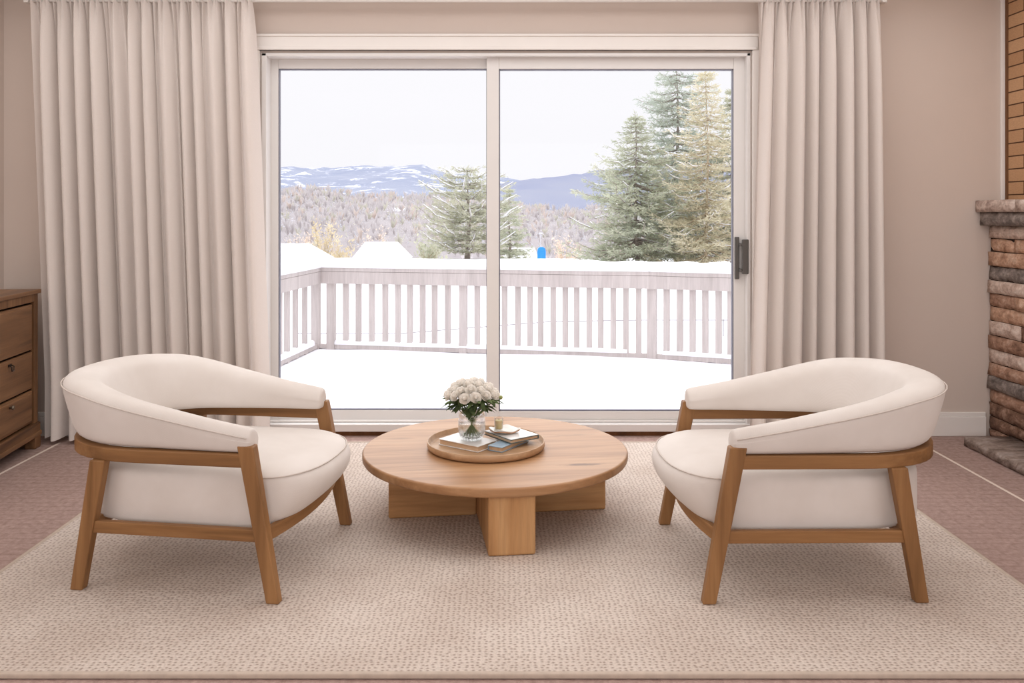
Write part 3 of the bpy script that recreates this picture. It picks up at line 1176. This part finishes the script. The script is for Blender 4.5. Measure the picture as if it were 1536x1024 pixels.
def rough_box(mb, x0, x1, y0, y1, z0, z1, rough, seed, ny=8, nz=3):
    """stone with a lumpy front face (-x) and rounded, chipped edges"""
    vs, fs = [], []
    def P(i, j):
        ty, tz = i / ny, j / nz
        edge = min(min(ty, 1 - ty) * (y1 - y0), min(tz, 1 - tz) * (z1 - z0))
        rnd_ = max(0, .007 - edge)
        y = lerp(y0, y1, ty)
        z = lerp(z0, z1, tz)
        nz_ = noise.noise(Vector((seed * 3.7, y * 14, z * 30)))
        nz2 = noise.noise(Vector((seed * 1.3 + 9, y * 5, z * 8)))
        x = x0 + rnd_ * 1.3 + rough * (nz_ * .8 + nz2)
        z += (noise.noise(Vector((y * 9, seed, 4))) * .0035 if j in (0, nz) else 0)
        return (x, y, z)
    w = nz + 1
    for i in range(ny + 1):
        for j in range(nz + 1):
            vs.append(P(i, j))
    for i in range(ny):
        for j in range(nz):
            fs.append((i * w + j, i * w + j + 1, (i + 1) * w + j + 1, (i + 1) * w + j))
    o = len(vs)
    # sides back to x1
    border = [i * w for i in range(ny + 1)] + [ny * w + j for j in range(1, w)] + [i * w + nz for i in range(ny - 1, -1, -1)] + [j for j in range(nz - 1, 0, -1)]
    for b in border:
        vs.append((x1, vs[b][1], vs[b][2]))
    nb = len(border)
    for k in range(nb):
        fs.append((border[k], border[(k + 1) % nb], o + (k + 1) % nb, o + k))
    fs.append(tuple(o + k for k in range(nb)))
    mb.add(vs, fs, True)


rs = random.Random(21)
m = MB()
zc, ci = 1.128, 0
pal = [3, 0, 0, 2, 3, 1, 0, 3, 1, 3, 1, 2, 1, 4, 4, 4]
while zc > .02:
    hgt = rs.uniform(.066, .078)
    z0 = max(.0, zc - hgt)
    y = fy1 - rs.uniform(0, .004)
    first = True
    while y > fy0 + .05:
        ln = rs.uniform(.34, .62)
        if first and ci % 2:
            ln *= .6
        y2 = max(fy0, y - ln)
        c = pal[ci % len(pal)] if (first or rs.random() < .55) else rs.randrange(5)
        m.cm = c
        rough_box(m, fx + rs.uniform(-.012, .010), fx + .05, y2 + .003, y, z0 + .003, zc - .001, .007, rs.uniform(0, 50))
        y = y2
        first = False
    zc = z0
    ci += 1
m.build('stone_face', STONES, fp)
m = MB()
y = fy1
for ln in (.36, .9, .75, .4):
    rough_box(m, 2.528, XR - .002, max(fy0, y - ln) + .002, y, 1.200, 1.262, .004, ln * 9, 12, 3)
    y -= ln
m.build('mantel_shelf', MAT['mantel'], fp)
m = MB()
y = fy1
for k, ln in enumerate((.5, .62, .7, .58)):
    rough_box(m, 2.553, XR - .002, max(fy0, y - ln) + .002, y - .002, 1.129, 1.199, .009, k * 5 + 2, 12, 3)
    y -= ln
m.build('mantel_support', STONES[2], fp)
m = MB()
y = 4.47
for k, ln in enumerate((.8, .7, .75)):
    rough_box(m, 2.362, fx + .03, max(fy0, y - ln) + .002, y, 0.001, .048, .005, k * 7 + 3, 12, 3)
    y -= ln
m.build('hearth', MAT['hearth'], fp)

# ------------------------------------------------------------------ outdoors: deck, yard
GP = [(4.9, -.23), (9.6, -.25), (11.0, -1.5), (45, -1.6), (60, -2.0), (75, -4.5), (110, -7.5), (165, -9.5)]


def ground(y):
    return interp(GP, y)


# snow-covered deck
m = MB()
vs, fs = [], []
nx, ny = 40, 30
for j in range(ny + 1):
    y = lerp(YW + .17, 9.35, j / ny)
    for i in range(nx + 1):
        x = lerp(-3.6, 4.2, i / nx)
        zz = -.235 + .02 * noise.noise(Vector((x * .8, y * .8, 1))) + .006 * noise.noise(Vector((x * 3, y * 3, 2)))
        if y < YW + .6:
            zz += .05 * (1 - (y - YW - .17) / .43)
        vs.append((x, y, zz))
for j in range(ny):
    for i in range(nx):
        a = j * (nx + 1) + i
        fs.append((a, a + 1, a + nx + 2, a + nx + 1))
m.add(vs, fs, True)
m.box(-3.6, 4.2, YW + .17, 9.35, -.6, -.27)
struct(m.build('ground_deck', MAT['snow']))
# yard
m = MB()
vs, fs = [], []
ys = [9.5, 10, 10.6, 11.2] + [12 + i * 2.0 for i in range(80)]
xs = [-60 + i * 3.0 for i in range(41)]
for y in ys:
    for x in xs:
        s = 1 + y / 60.0
        vs.append((x * s, y, ground(y) - (.0 if y > 12 else .3) + .10 * noise.noise(Vector((x * .3, y * .2, 5)))))
nx = len(xs)
for j in range(len(ys) - 1):
    for i in range(nx - 1):
        a = j * nx + i
        fs.append((a, a + 1, a + nx + 1, a + nx))
m.add(vs, fs, True)
struct(m.build('ground_yard', MAT['snow']))

# railing ----------------------------------------------------------
YR = 9.2
A0 = Vector((PX(425, 8.26), 8.26, 0))
A1 = Vector((PX(475, YR), YR, 0))
A2 = Vector((PX(975, 8.55), 8.55, 0))
A3 = Vector((PX(1097, 8.26), 8.26, 0))
A0 = A1 + (A0 - A1) * 2.6
A3 = A2 + (A3 - A2) * 2.6
ZR = .58       # underside of the handrail cap
ZB = -.20      # bottom rail
rail = thing('deck_railing', 'weathered grey wooden deck railing with slim balusters beyond the door', 'railing', (0, 0, 0))
segs = [(A0, A1), (A1, A2), (A2, A3)]


def prism_along(mb, a, b, half, z0, z1, shift=0.0):
    d = (b - a).normalized()
    n_ = Vector((-d.y, d.x, 0))
    a2, b2 = a + n_ * shift, b + n_ * shift
    mb.hexa([tuple((p + n_ * s * half).to_2d()) + (z0,) for p, s in ((a2, -1), (b2, -1), (b2, 1), (a2, 1))],
            [tuple((p + n_ * s * half).to_2d()) + (z1,) for p, s in ((a2, -1), (b2, -1), (b2, 1), (a2, 1))])


for a, b in segs:
    m = MB(); prism_along(m, a, b, .075, ZR, ZR + .038)
    m.build('handrail', MAT['rail_wood'], rail, bevel=.004)
    m = MB(); prism_along(m, a, b, .019, ZR - .128, ZR - .002, -.052)
    m.build('top_rail', MAT['rail_wood'], rail, bevel=.003)
    m = MB(); prism_along(m, a, b, .022, ZB - .035, ZB + .01, .0)
    m.build('bottom_rail', MAT['rail_wood'], rail, bevel=.003)


def upright(name, p, d, hw, z0, z1):
    d = d.normalized()
    n_ = Vector((-d.y, d.x, 0))
    m = MB()
    m.hexa([tuple((p + d * sx * hw + n_ * sy * hw * .75).to_2d()) + (z0,) for sx, sy in ((-1, -1), (1, -1), (1, 1), (-1, 1))],
           [tuple((p + d * sx * hw + n_ * sy * hw * .75).to_2d()) + (z1,) for sx, sy in ((-1, -1), (1, -1), (1, 1), (-1, 1))])
    return m.build(name, MAT['rail_wood'], rail, bevel=.003)


def at_px(px, a, b):
    """point of the line a-b whose image column is px"""
    k = (px - CX) / F
    d = b - a
    t = (k * a.y - a.x) / (d.x - k * d.y)
    return a + d * t


for px in (519, 538, 558, 578, 597, 615, 634, 652, 672, 695, 716, 738, 757, 777, 795, 811, 830, 848, 865, 884, 901, 920, 939, 958):
    wide = px == 695
    upright('post' if wide else 'baluster', at_px(px, A1, A2), A2 - A1, .041 if wide else .029, -.26 if wide else ZB, ZR)
for px in (1000, 1020, 1039, 1058, 1078, 1096, 1115, 1134):
    upright('baluster', at_px(px, A2, A3), A3 - A2, .029, -.26, ZR)
for px in (457, 443, 430.5, 419):
    upright('baluster', at_px(px, A1, A0), A0 - A1, .029, -.26, ZR)
for px, a, b in ((474, A1, A2), (497, A1, A2), (978, A2, A3)):
    upright('post', at_px(px, a, b), b - a, .045, -.3, ZR)

# snow lying on the handrail and on the bottom rail
def snow_cap(mb, a, b, half, z0, hgt, seed):
    d = (b - a)
    n_ = Vector((-d.y, d.x, 0)).normalized()
    N = 40
    rings = []
    for i in range(N + 1):
        p = a + d * (i / N)
        k = hgt * (1 + .16 * noise.noise(Vector((i * .35 + seed, 1, 2))))
        if i in (0, N):
            k *= .93
        rings.append([tuple((p + n_ * x * half).to_2d()) + (z0 + z * k,) for x, z in
                      ((-1, 0), (-1.06, .25), (-1.0, .6), (-.75, .9), (-.3, 1.0), (.3, 1.0), (.75, .9), (1.0, .6), (1.06, .25), (1, 0))])
    mb.loft(rings, True, False, True, True)


m = MB()
for k, (a, b) in enumerate(segs):
    snow_cap(m, a, b, .085, ZR + .0385, .098, k * 9)
tag(m.build('snow_cap', MAT['snow']), 'thick rounded layer of snow lying on top of the deck railing', 'snow', None, 'stuff')
m = MB()
snow_cap(m, at_px(501, A1, A2), at_px(941, A1, A2), .03, ZB + .0105, .045, 4)
snow_cap(m, at_px(994, A2, A3), A3, .03, ZB + .0105, .045, 14)
snow_cap(m, at_px(468, A1, A0), A0, .03, ZB + .0105, .06, 24)
tag(m.build('snow_ledge', MAT['snow']), 'thin strip of snow along the bottom rail of the deck railing', 'snow', None, 'stuff')

# thin wire fence in the yard
wf = thing('wire_fence', 'thin low wire fence crossing the snowy yard behind the railing', 'fence', (0, 0, 0))
yv = 19.0
m = MB()
m.tube([(PX(x, yv), yv, PZ(y, yv)) for x, y in ((440, 500), (600, 500), (700, 492), (830, 482), (960, 480), (1140, 480))], .011, 5)
m.build('wire', MAT['wire'], wf)
for x in (460, 668, 905, 1085):
    y0 = interp([(440, 500), (600, 500), (700, 492), (830, 482), (960, 480), (1140, 480)], x)
    m = MB(); m.tube([(PX(x, yv), yv, ground(yv) - .1), (PX(x, yv), yv, PZ(y0, yv) + .02)], .012, 6)
    m.build('post', MAT['wire'], wf)

# ------------------------------------------------------------------ hills
def terrain(name, profile, y_front, z_front, y_back, mat, bumps, seed, rows=14, x0=380, x1=1140):
    """a slope rising from y_front to a crest at y_back whose skyline follows the profile (columns, rows at the crest)"""
    m = MB()
    vs, fs = [], []
    n = 150
    for j in range(rows + 1):
        t = j / rows
        y = lerp(y_front, y_back, t)
        for i in range(n + 1):
            px = lerp(x0, x1, i / n)
            xx = PX(px, lerp(y_back, y, .35))
            zt_ = PZ(interp(profile, px), y_back)
            s = t ** .85
            zz = lerp(z_front, zt_, s) + bumps * noise.noise(Vector((xx / bumps / 7, y / bumps / 9, seed))) * min(1, (1 - t) * 2.0) * t
            zz += bumps * .12 * noise.noise(Vector((xx / bumps * 1.2, seed, 3))) * t
            vs.append((xx, y, zz))
    for i in range(n + 1):                                   # far side falls away again
        px = lerp(x0, x1, i / n)
        vs.append((PX(px, y_back), y_back * 1.25, z_front))
    w = n + 1
    for j in range(rows + 1):
        for i in range(n):
            fs.append((j * w + i, j * w + i + 1, (j + 1) * w + i + 1, (j + 1) * w + i))
    m.add(vs, fs, True)
    return struct(m.build(name, mat, None, fix=False))


prof_left = [(380, 253), (417, 251.5), (440, 249), (455, 252.5), (470, 252), (482, 250.5), (495, 252.5), (510, 251), (530, 249), (545, 247.5), (560, 249.5), (600, 249), (625, 247), (637, 248),
             (648, 253), (665, 258), (700, 262), (735, 263.5), (760, 266), (785, 272), (830, 285), (900, 300), (1140, 320)]
prof_right = [(380, 300), (600, 296), (700, 284), (760, 274), (785, 270), (800, 267.5), (840, 264.5), (870, 260), (900, 255), (960, 250), (1140, 246)]
prof_hill = [(380, 289), (440, 287), (480, 284), (510, 290), (540, 296), (600, 297), (650, 298), (720, 303), (790, 313), (850, 317), (950, 312), (1140, 305)]
terrain('mountain_left', prof_left, 700, -8, 1500, MAT['mt_left'], 22, 1)
terrain('mountain_right', prof_right, 520, -8, 1100, MAT['mt_right'], 16, 7)
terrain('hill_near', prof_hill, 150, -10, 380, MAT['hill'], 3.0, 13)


def hill_z(px, t):
    y = lerp(150, 380, t)
    return lerp(-10, PZ(interp(prof_hill, px), 380), t ** .85)


# woodland on the hillside: bare crowns and small conifers nobody could count
rw = random.Random(77)
m = MB()
for k in range(3600):
    t = rw.random() ** .8
    px = rw.uniform(385, 1135)
    y = lerp(150, 380, t)
    x = PX(px, lerp(380, y, .35))
    z = hill_z(px, t) - .5
    hgt = rw.uniform(2.2, 4.6) * lerp(.9, 1.0, t)
    kind = rw.random()
    col_px = CX + x * F / y
    m.cm = 0 if kind < .45 else 1 if kind < .65 else 2 if kind < .88 else 3
    conif = m.cm == 2 or (m.cm == 1 and rw.random() < .5)
    for b in range(9):
        a = rw.uniform(0, 2 * PI)
        if conif:
            zz = z + hgt * (b + .5) / 9
            L = hgt * .26 * (1 - (b + .3) / 9.5)
            p = Vector((x, y, zz + .1 * hgt))
            q = Vector((x + L * math.cos(a) * 1.4, y + L * math.sin(a), zz - .02 * hgt))
            wv = Vector((-math.sin(a), math.cos(a), .0)) * L * .6 + Vector((0, 0, .05 * hgt))
        else:
            p = Vector((x, y, z + hgt * .2))
            q = Vector((x + hgt * .4 * math.cos(a) * rw.random(), y + hgt * .3 * math.sin(a), z + hgt * rw.uniform(.55, 1)))
            wv = Vector((rw.uniform(.12, .3) * hgt * .5, 0, .06 * hgt))
        m.add([p, p.lerp(q, .6) - wv * .5, q, p.lerp(q, .6) + wv * .5], [(0, 1, 2, 3)])
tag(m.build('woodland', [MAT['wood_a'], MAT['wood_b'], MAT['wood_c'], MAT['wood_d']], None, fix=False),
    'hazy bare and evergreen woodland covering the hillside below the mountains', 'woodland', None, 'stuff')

# ------------------------------------------------------------------ trees
def conifer(name, label, px, y, top_row, prof, needle, bark, seed, levels, per, blade, bw, droop=.12, rise=.0, trunk_r=.13, lean=0.0, snow_amt=.35, group='tall trees beyond the railing', irregular=.25, t_low=.06, twig=1.0, dense=1.0, snow_w=1.0):
    rnd = random.Random(seed)
    x = PX(px, y)
    zb = ground(y) - .05
    zt_ = PZ(top_row, y)
    hgt = zt_ - zb
    root = thing(name, label, 'tree', (x, y, zb), 0, group)

    def axis(t):
        return Vector((lean * t * t + .05 * math.sin(t * 7 + seed), .04 * math.sin(t * 5 + seed * 2), hgt * t))
    m = MB()
    m.tube([axis(i / 14) for i in range(15)], [lerp(trunk_r, .012, (i / 14) ** .8) for i in range(15)], 8)
    m.build('trunk', bark, root)
    mb, mf, ms = MB(), MB(), MB()

    def blades(p, d, cnt, L):
        for _ in range(cnt):
            v = (d + Vector((rnd.gauss(0, .55), rnd.gauss(0, .55), rnd.gauss(.05, .4)))).normalized()
            l_ = L * rnd.uniform(.6, 1.25)
            sd = v.cross(Vector((rnd.gauss(0, 1), rnd.gauss(0, 1), rnd.gauss(0, 1))))
            if sd.length < 1e-3:
                continue
            sd = sd.normalized() * bw * rnd.uniform(.7, 1.3)
            q = p + Vector((rnd.gauss(0, .05), rnd.gauss(0, .05), rnd.gauss(0, .04))) * twig
            mf.add([q, q + v * l_ * .45 + sd, q + v * l_, q + v * l_ * .45 - sd], [(0, 1, 2, 3)])
    for li in range(levels):
        t = lerp(t_low, .985, (li + rnd.uniform(0, .7)) / levels)
        Rr = interp(prof, t) * hgt
        a0 = rnd.uniform(0, 6.28)
        for k in range(per):
            a = a0 + 2 * PI * k / per + rnd.uniform(-.35, .35)
            L = max(.12, Rr * rnd.uniform(1 - irregular * 1.6, 1 + irregular * .6))
            base = axis(t)
            dirv = Vector((math.cos(a), math.sin(a), 0))
            N = 6
            pts = []
            for i in range(N + 1):
                s = i / N
                pts.append(base + dirv * L * s + Vector((0, 0, L * (rise * s - droop * math.sin(s * PI * .8) * 1.2 + .10 * s ** 3))) + Vector((rnd.gauss(0, .02), rnd.gauss(0, .02), rnd.gauss(0, .02))) * L)
            mb.tube(pts, [lerp(.028, .006, i / N) * (.5 + L * .35) for i in range(N + 1)], 4)
            if rnd.random() < snow_amt:
                i0, i1 = rnd.choice(((0, 4), (1, 5), (2, 6), (0, 6), (3, 6)))
                sp = [p + Vector((0, 0, .022 * snow_w)) for p in pts[i0:i1 + 1]]
                ms.tube(sp, [.006 + .020 * snow_w * rnd.uniform(.6, 1.3) * math.sin(PI * (q + .5) / len(sp)) for q in range(len(sp))], 4)
            steps = max(2, int(L / .24 * twig ** -1 * dense))
            for i in range(steps):
                s = lerp(.18, 1.0, (i + rnd.random()) / steps)
                f = s * N
                j = min(N - 1, int(f))
                p = pts[j].lerp(pts[j + 1], f - j)
                tl = L * .30 * (1.15 - s) + .08
                for sd in (-1, 1):
                    td = (dirv * .75 + Vector((-dirv.y, dirv.x, 0)) * sd * .85 + Vector((0, 0, rnd.uniform(-.15, .2)))).normalized()
                    for q in range(max(1, int(tl / .2))):
                        blades(p + td * tl * rnd.random(), td, 4, blade)
                blades(p, dirv, 3, blade)
    # leader
    for i in range(26):
        t = lerp(.86, 1.0, rnd.random())
        a = rnd.uniform(0, 6.28)
        blades(axis(t), Vector((math.cos(a) * .6, math.sin(a) * .6, .8)), 2, blade * .8)
    if snow_amt > 0:
        for _ in range(int(hgt * 9 * snow_amt)):
            t = rnd.uniform(t_low, .9)
            a = rnd.uniform(0, 6.28)
            rr_ = interp(prof, t) * hgt * rnd.uniform(.2, .95)
            c = axis(t) + Vector((math.cos(a), math.sin(a), 0)) * rr_
            d = Vector((math.cos(a + rnd.uniform(-.7, .7)), math.sin(a), rnd.uniform(-.2, .1))).normalized() * rnd.uniform(.05, .22)
            ms.tube([c - d, c, c + d], [.006, rnd.uniform(.012, .03), .006], 4)
    mb.build('branches', bark, root, fix=False)
    mf.build('foliage', needle, root, fix=False)
    if ms.v:
        ms.build('snow', MAT['snow'], root, fix=False)
    return root


conifer('spruce_tree', 'shorter grey-green spruce at the outer edge of the right tree group', 955, 44, 168,
        [(0, .40), (.12, .42), (.3, .38), (.5, .39), (.6, .30), (.72, .24), (.85, .12), (1, .02)], MAT['needle_green'], MAT['bark'], 2, 30, 7, .26, .022, snow_amt=.4, lean=-.1, irregular=.42, snow_w=1.5, dense=.9)
conifer('spruce_tree', 'tall dark blue-green spruce with bare lower trunk in the right tree group', 1016, 48, 82,
        [(0, .24), (.15, .27), (.35, .23), (.6, .20), (.8, .165), (.9, .12), (.96, .06), (1, .02)], MAT['needle_blue'], MAT['bark'], 3, 34, 7, .27, .024, snow_amt=.25, lean=-.05, trunk_r=.2, irregular=.4, dense=.85)
conifer('pine_tree', 'tall olive-yellow conifer in front at the door handle side', 1060, 43, 100,
        [(0, .24), (.15, .27), (.4, .22), (.62, .18), (.8, .125), (.93, .06), (1, .02)], MAT['needle_olive'], MAT['tan_bark'], 4, 32, 7, .26, .021, snow_amt=.5, trunk_r=.1, irregular=.45, dense=.8, snow_w=1.3)
conifer('pine_tree', 'grey-green conifer cut off by the right stile of the door', 1098, 47, 128,
        [(0, .28), (.2, .29), (.5, .20), (.8, .09), (1, .01)], MAT['needle_pine'], MAT['bark'], 9, 28, 7, .27, .023, snow_amt=.25)
conifer('pine_tree', 'lone rounded pine with snow-lined branches seen behind the middle of the door', 702, 60, 251,
        [(0, .30), (.15, .52), (.4, .56), (.6, .50), (.8, .42), (.93, .27), (1, .12)], MAT['needle_pine'], MAT['bark'], 5, 15, 8, .30, .026, droop=.10, rise=.26, trunk_r=.22, snow_amt=.9, irregular=.3, dense=.75, twig=1.2, snow_w=2.6)
conifer('pine_tree', 'smaller grey-green evergreen just right of the middle door stile', 764, 66, 281,
        [(0, .26), (.2, .28), (.5, .22), (.8, .13), (1, .02)], MAT['needle_green'], MAT['bark'], 6, 16, 7, .30, .028, snow_amt=.4)


def shrub(name, label, px, y, top_row, rad, mat, seed, n=900, cat='shrub'):
    rnd = random.Random(seed)
    x = PX(px, y)
    zb = ground(y)
    hgt = PZ(top_row, y) - zb
    root = thing(name, label, cat, (x, y, zb), 0, 'autumn shrubs in the valley')
    ms, mf = MB(), MB()
    for k in range(16):
        a, e = rnd.uniform(0, 6.28), rnd.uniform(.3, 1)
        tip = Vector((math.cos(a) * rad * (1.1 - e * .6), math.sin(a) * rad * .6, hgt * e))
        pts = [Vector((0, 0, 0)), tip * .5 + Vector((0, 0, hgt * .08)), tip]
        ms.tube(pts, [.06, .04, .012], 4)
        for q in range(n // 16):
            s = rnd.uniform(.35, 1.05)
            p = tip * s + Vector((rnd.gauss(0, .3), rnd.gauss(0, .3), rnd.gauss(0, .3)))
            d = Vector((rnd.gauss(0, .5), rnd.gauss(0, .5), rnd.uniform(.2, 1))).normalized() * rnd.uniform(.25, .55)
            w = Vector((rnd.gauss(0, .06), rnd.gauss(0, .05), rnd.gauss(0, .03)))
            mf.add([p, p + d * .5 + w, p + d, p + d * .5 - w], [(0, 1, 2, 3)])
    ms.build('branches', MAT['tan_bark'], root, fix=False)
    mf.build('foliage', mat, root, fix=False)
    return root


shrub('autumn_tree', 'rust-orange bare tree beside the left edge of the door glass', 447, 118, 350, 2.6, MAT['shrub_rust'], 1, cat='tree')
shrub('autumn_tree', 'golden tree in the valley left of the long snowy roof', 484, 112, 334, 2.6, MAT['shrub_gold'], 2, 1300, cat='tree')
shrub('autumn_tree', 'low golden shrub against the left end of the long snowy roof', 516, 101, 352, 1.8, MAT['shrub_gold'], 3, cat='tree')
shrub('autumn_tree', 'rust-coloured tree rising behind the long snowy roof', 563, 128, 341, 2.4, MAT['shrub_rust'], 4, cat='tree')
shrub('autumn_tree', 'rust-brown thicket between the blue booth and the right tree group', 848, 122, 352, 2.8, MAT['shrub_rust'], 5, cat='tree')
shrub('autumn_tree', 'low olive thicket under the lone pine', 640, 80, 366, 1.9, MAT['needle_pine'], 6, cat='tree')


def house(label, pxs, y, ridge_row, eave_row, ridge_px, depth, cat='house'):
    x0, x1 = PX(pxs[0], y), PX(pxs[1], y)
    r0, r1 = PX(ridge_px[0], y), PX(ridge_px[1], y)
    ze, zr = PZ(eave_row, y), PZ(ridge_row, y)
    zg = ground(y) - .3
    root = thing('house', label, cat, ((x0 + x1) / 2, y, zg), 0, 'snow-roofed buildings in the valley')
    cx_ = (x0 + x1) / 2
    m = MB(); m.box(x0 + .3 - cx_, x1 - .3 - cx_, .3, depth - .3, 0, ze - zg + .05)
    m.build('walls', MAT['house_wall'], root)
    m = MB()
    e = ze - zg
    r = zr - zg
    v = [(x0 - cx_, 0, e), (x1 - cx_, 0, e), (x1 - cx_, depth, e), (x0 - cx_, depth, e), (r0 - cx_, depth / 2, r), (r1 - cx_, depth / 2, r),
         (x0 - cx_, 0, e - .12), (x1 - cx_, 0, e - .12), (x1 - cx_, depth, e - .12), (x0 - cx_, depth, e - .12)]
    m.add(v, [(0, 1, 5, 4), (1, 2, 5), (2, 3, 4, 5), (3, 0, 4), (0, 6, 7, 1), (1, 7, 8, 2), (2, 8, 9, 3), (3, 9, 6, 0), (6, 9, 8, 7)])
    m.build('roof', MAT['snow'], root, bevel=.1)
    return root


house('long building under a white snow-covered roof, left of the lone pine', (526, 610), 108, 364, 389, (541, 592), 7)
house('snow-covered roof cut off by the left edge of the door glass', (380, 487), 100, 366, 390, (395, 455), 6)
house('low shed with a snow-covered roof beside the blue booth', (752, 808), 96, 372, 389, (770, 803), 4, 'shed')
# blue booth and the lamp pole behind it
yb = 94
zb = ground(yb)
booth = thing('outdoor_booth', 'small bright blue booth with rounded top beside the snowy shed', 'booth', (PX(812.5, yb), yb, zb))
m = MB()
hw, topz = 6.2 * yb / F, PZ(370.5, yb) - zb
prof = [(-hw, 0), (-hw, topz - .45), (-hw * .85, topz - .15), (-hw * .4, topz), (hw * .4, topz), (hw * .85, topz - .15), (hw, topz - .45), (hw, 0)]
m.loft([[(x, 0, z) for x, z in prof], [(x, .9, z) for x, z in prof]], True, False, True, False)
m.build('shell', MAT['blue_plastic'], booth, bevel=.03)
m = MB(); m.box(-hw * .55, hw * .55, -.04, .01, .3, topz - .5)
m.build('door', MAT['blue_plastic'], booth, bevel=.02)
yp = 99
pole = thing('lamp_pole', 'thin pale pole with a small head above the blue booth', 'pole', (PX(811, yp), yp, ground(yp)))
hp = PZ(351, yp) - ground(yp)
m = MB(); m.tube([(0, 0, 0), (0, 0, hp)], .045, 8)
m.build('shaft', MAT['pole'], pole)
m = MB(); m.box(-.22, .22, -.12, .12, hp, hp + .16)
m.build('lamp_head', MAT['pole'], pole, bevel=.03)

# ------------------------------------------------------------------ camera
cam = bpy.data.cameras.new('camera')
co = bpy.data.objects.new('camera', cam)
COL.objects.link(co)
co.location = (0, 0, H)
co.rotation_euler = (PI / 2, 0, 0)
cam.sensor_width = 36.0
cam.lens = F / 1536.0 * 36.0
cam.shift_x = (768 - CX) / 1536.0
cam.shift_y = (HY - 512) / 1536.0
cam.clip_start, cam.clip_end = .05, 6000
scene.camera = co

# ------------------------------------------------------------------ light
w = bpy.data.worlds.new('overcast_sky')
scene.world = w
w.use_nodes = True
nt = w.node_tree
nt.nodes.clear()
wo = nt.nodes.new('ShaderNodeOutputWorld')
bg = nt.nodes.new('ShaderNodeBackground')
tc = nt.nodes.new('ShaderNodeTexCoord')
sp = nt.nodes.new('ShaderNodeSeparateXYZ')
rp = nt.nodes.new('ShaderNodeValToRGB')
nt.links.new(tc.outputs['Generated'], sp.inputs[0])
nt.links.new(sp.outputs['Z'], rp.inputs['Fac'])
e = rp.color_ramp.elements
e[0].position, e[0].color = 0.0, (.955, .95, .985, 1)
e[1].position, e[1].color = 1.0, (2.3, 2.3, 2.45, 1)
el = e.new(.25); el.color = (.985, .975, 1.01, 1)
nt.links.new(rp.outputs['Color'], bg.inputs['Color'])
bg.inputs['Strength'].default_value = 1.0
nt.links.new(bg.outputs[0], wo.inputs['Surface'])


def area(name, loc, rot, sx, sy, energy, color=(1, 1, 1), portal=False):
    L = bpy.data.lights.new(name, 'AREA')
    L.shape = 'RECTANGLE'
    L.size, L.size_y, L.energy, L.color = sx, sy, energy, color
    if portal:
        L.cycles.is_portal = True
    o = bpy.data.objects.new(name, L)
    o.location = loc
    o.rotation_euler = rot
    COL.objects.link(o)
    return o


# bright overcast sun behind the cloud, high beyond the trees
S = bpy.data.lights.new('veiled_sun', 'SUN')
S.energy, S.angle, S.color = 1.8, math.radians(75), (1, .985, .96)
so = bpy.data.objects.new('veiled_sun', S)
so.rotation_euler = (math.radians(-52), 0, math.radians(0))
COL.objects.link(so)
# fill lamps added to brighten the room: rear opening and two under the ceiling
area('rear_fill_lamp', (0, YB - .02, 1.5), (math.radians(90), 0, 0), 3.6, 1.4, 46, (.98, .99, 1))
area('ceiling_fill_rear', (0, -.6, CEIL - .01), (0, 0, 0), 4.2, 2.4, 25, (.99, 1, 1))
area('ceiling_fill_front', (0, 3.3, CEIL - .01), (0, 0, 0), 5.2, 2.0, 45, (.99, 1, 1))
# out-of-view side fill lamps, added to brighten the room
for sx in (-1, 1):
    area('side_fill_lamp', ((XL + .03) if sx < 0 else (XR - .03), .9, 1.45), (0, math.radians(-90) if sx < 0 else math.radians(90), 0), 1.3, 2.2, 15, (.98, .99, 1))
for k, sx in enumerate((-1, 1)):  # window frames added on the side walls round the fill lamps
    xw = XL if sx < 0 else XR
    x0, x1 = sorted((xw - sx * .001, xw - sx * .05))
    m = MB()
    for y in (-.28, .86, 2.0):
        m.box(x0, x1, y, y + .08, .72, 2.18)
    for z in (.72, 2.1):
        m.box(x0, x1, -.28, 2.08, z, z + .08)
    struct(m.build('window_%d' % (k + 2), MAT['vinyl']))
# slim frames added round the two ceiling fill lamps
for k, (cy, sx, sy) in enumerate(((-.6, 4.2, 2.4), (3.3, 5.2, 2.0))):
    m = MB()
    for x in (-sx / 2 - .04, sx / 2):
        m.box(x, x + .04, cy - sy / 2 - .04, cy + sy / 2 + .04, CEIL - .025, CEIL - .001)
    for y in (cy - sy / 2 - .04, cy + sy / 2):
        m.box(-sx / 2, sx / 2, y, y + .04, CEIL - .025, CEIL - .001)
    struct(m.build('trim_%d' % (k + 4), MAT['trim']))

vs_ = scene.view_settings
vs_.view_transform = 'Standard'
vs_.look = 'None'
vs_.exposure = 0.0
vs_.gamma = 1.0
vs_.use_curve_mapping = False
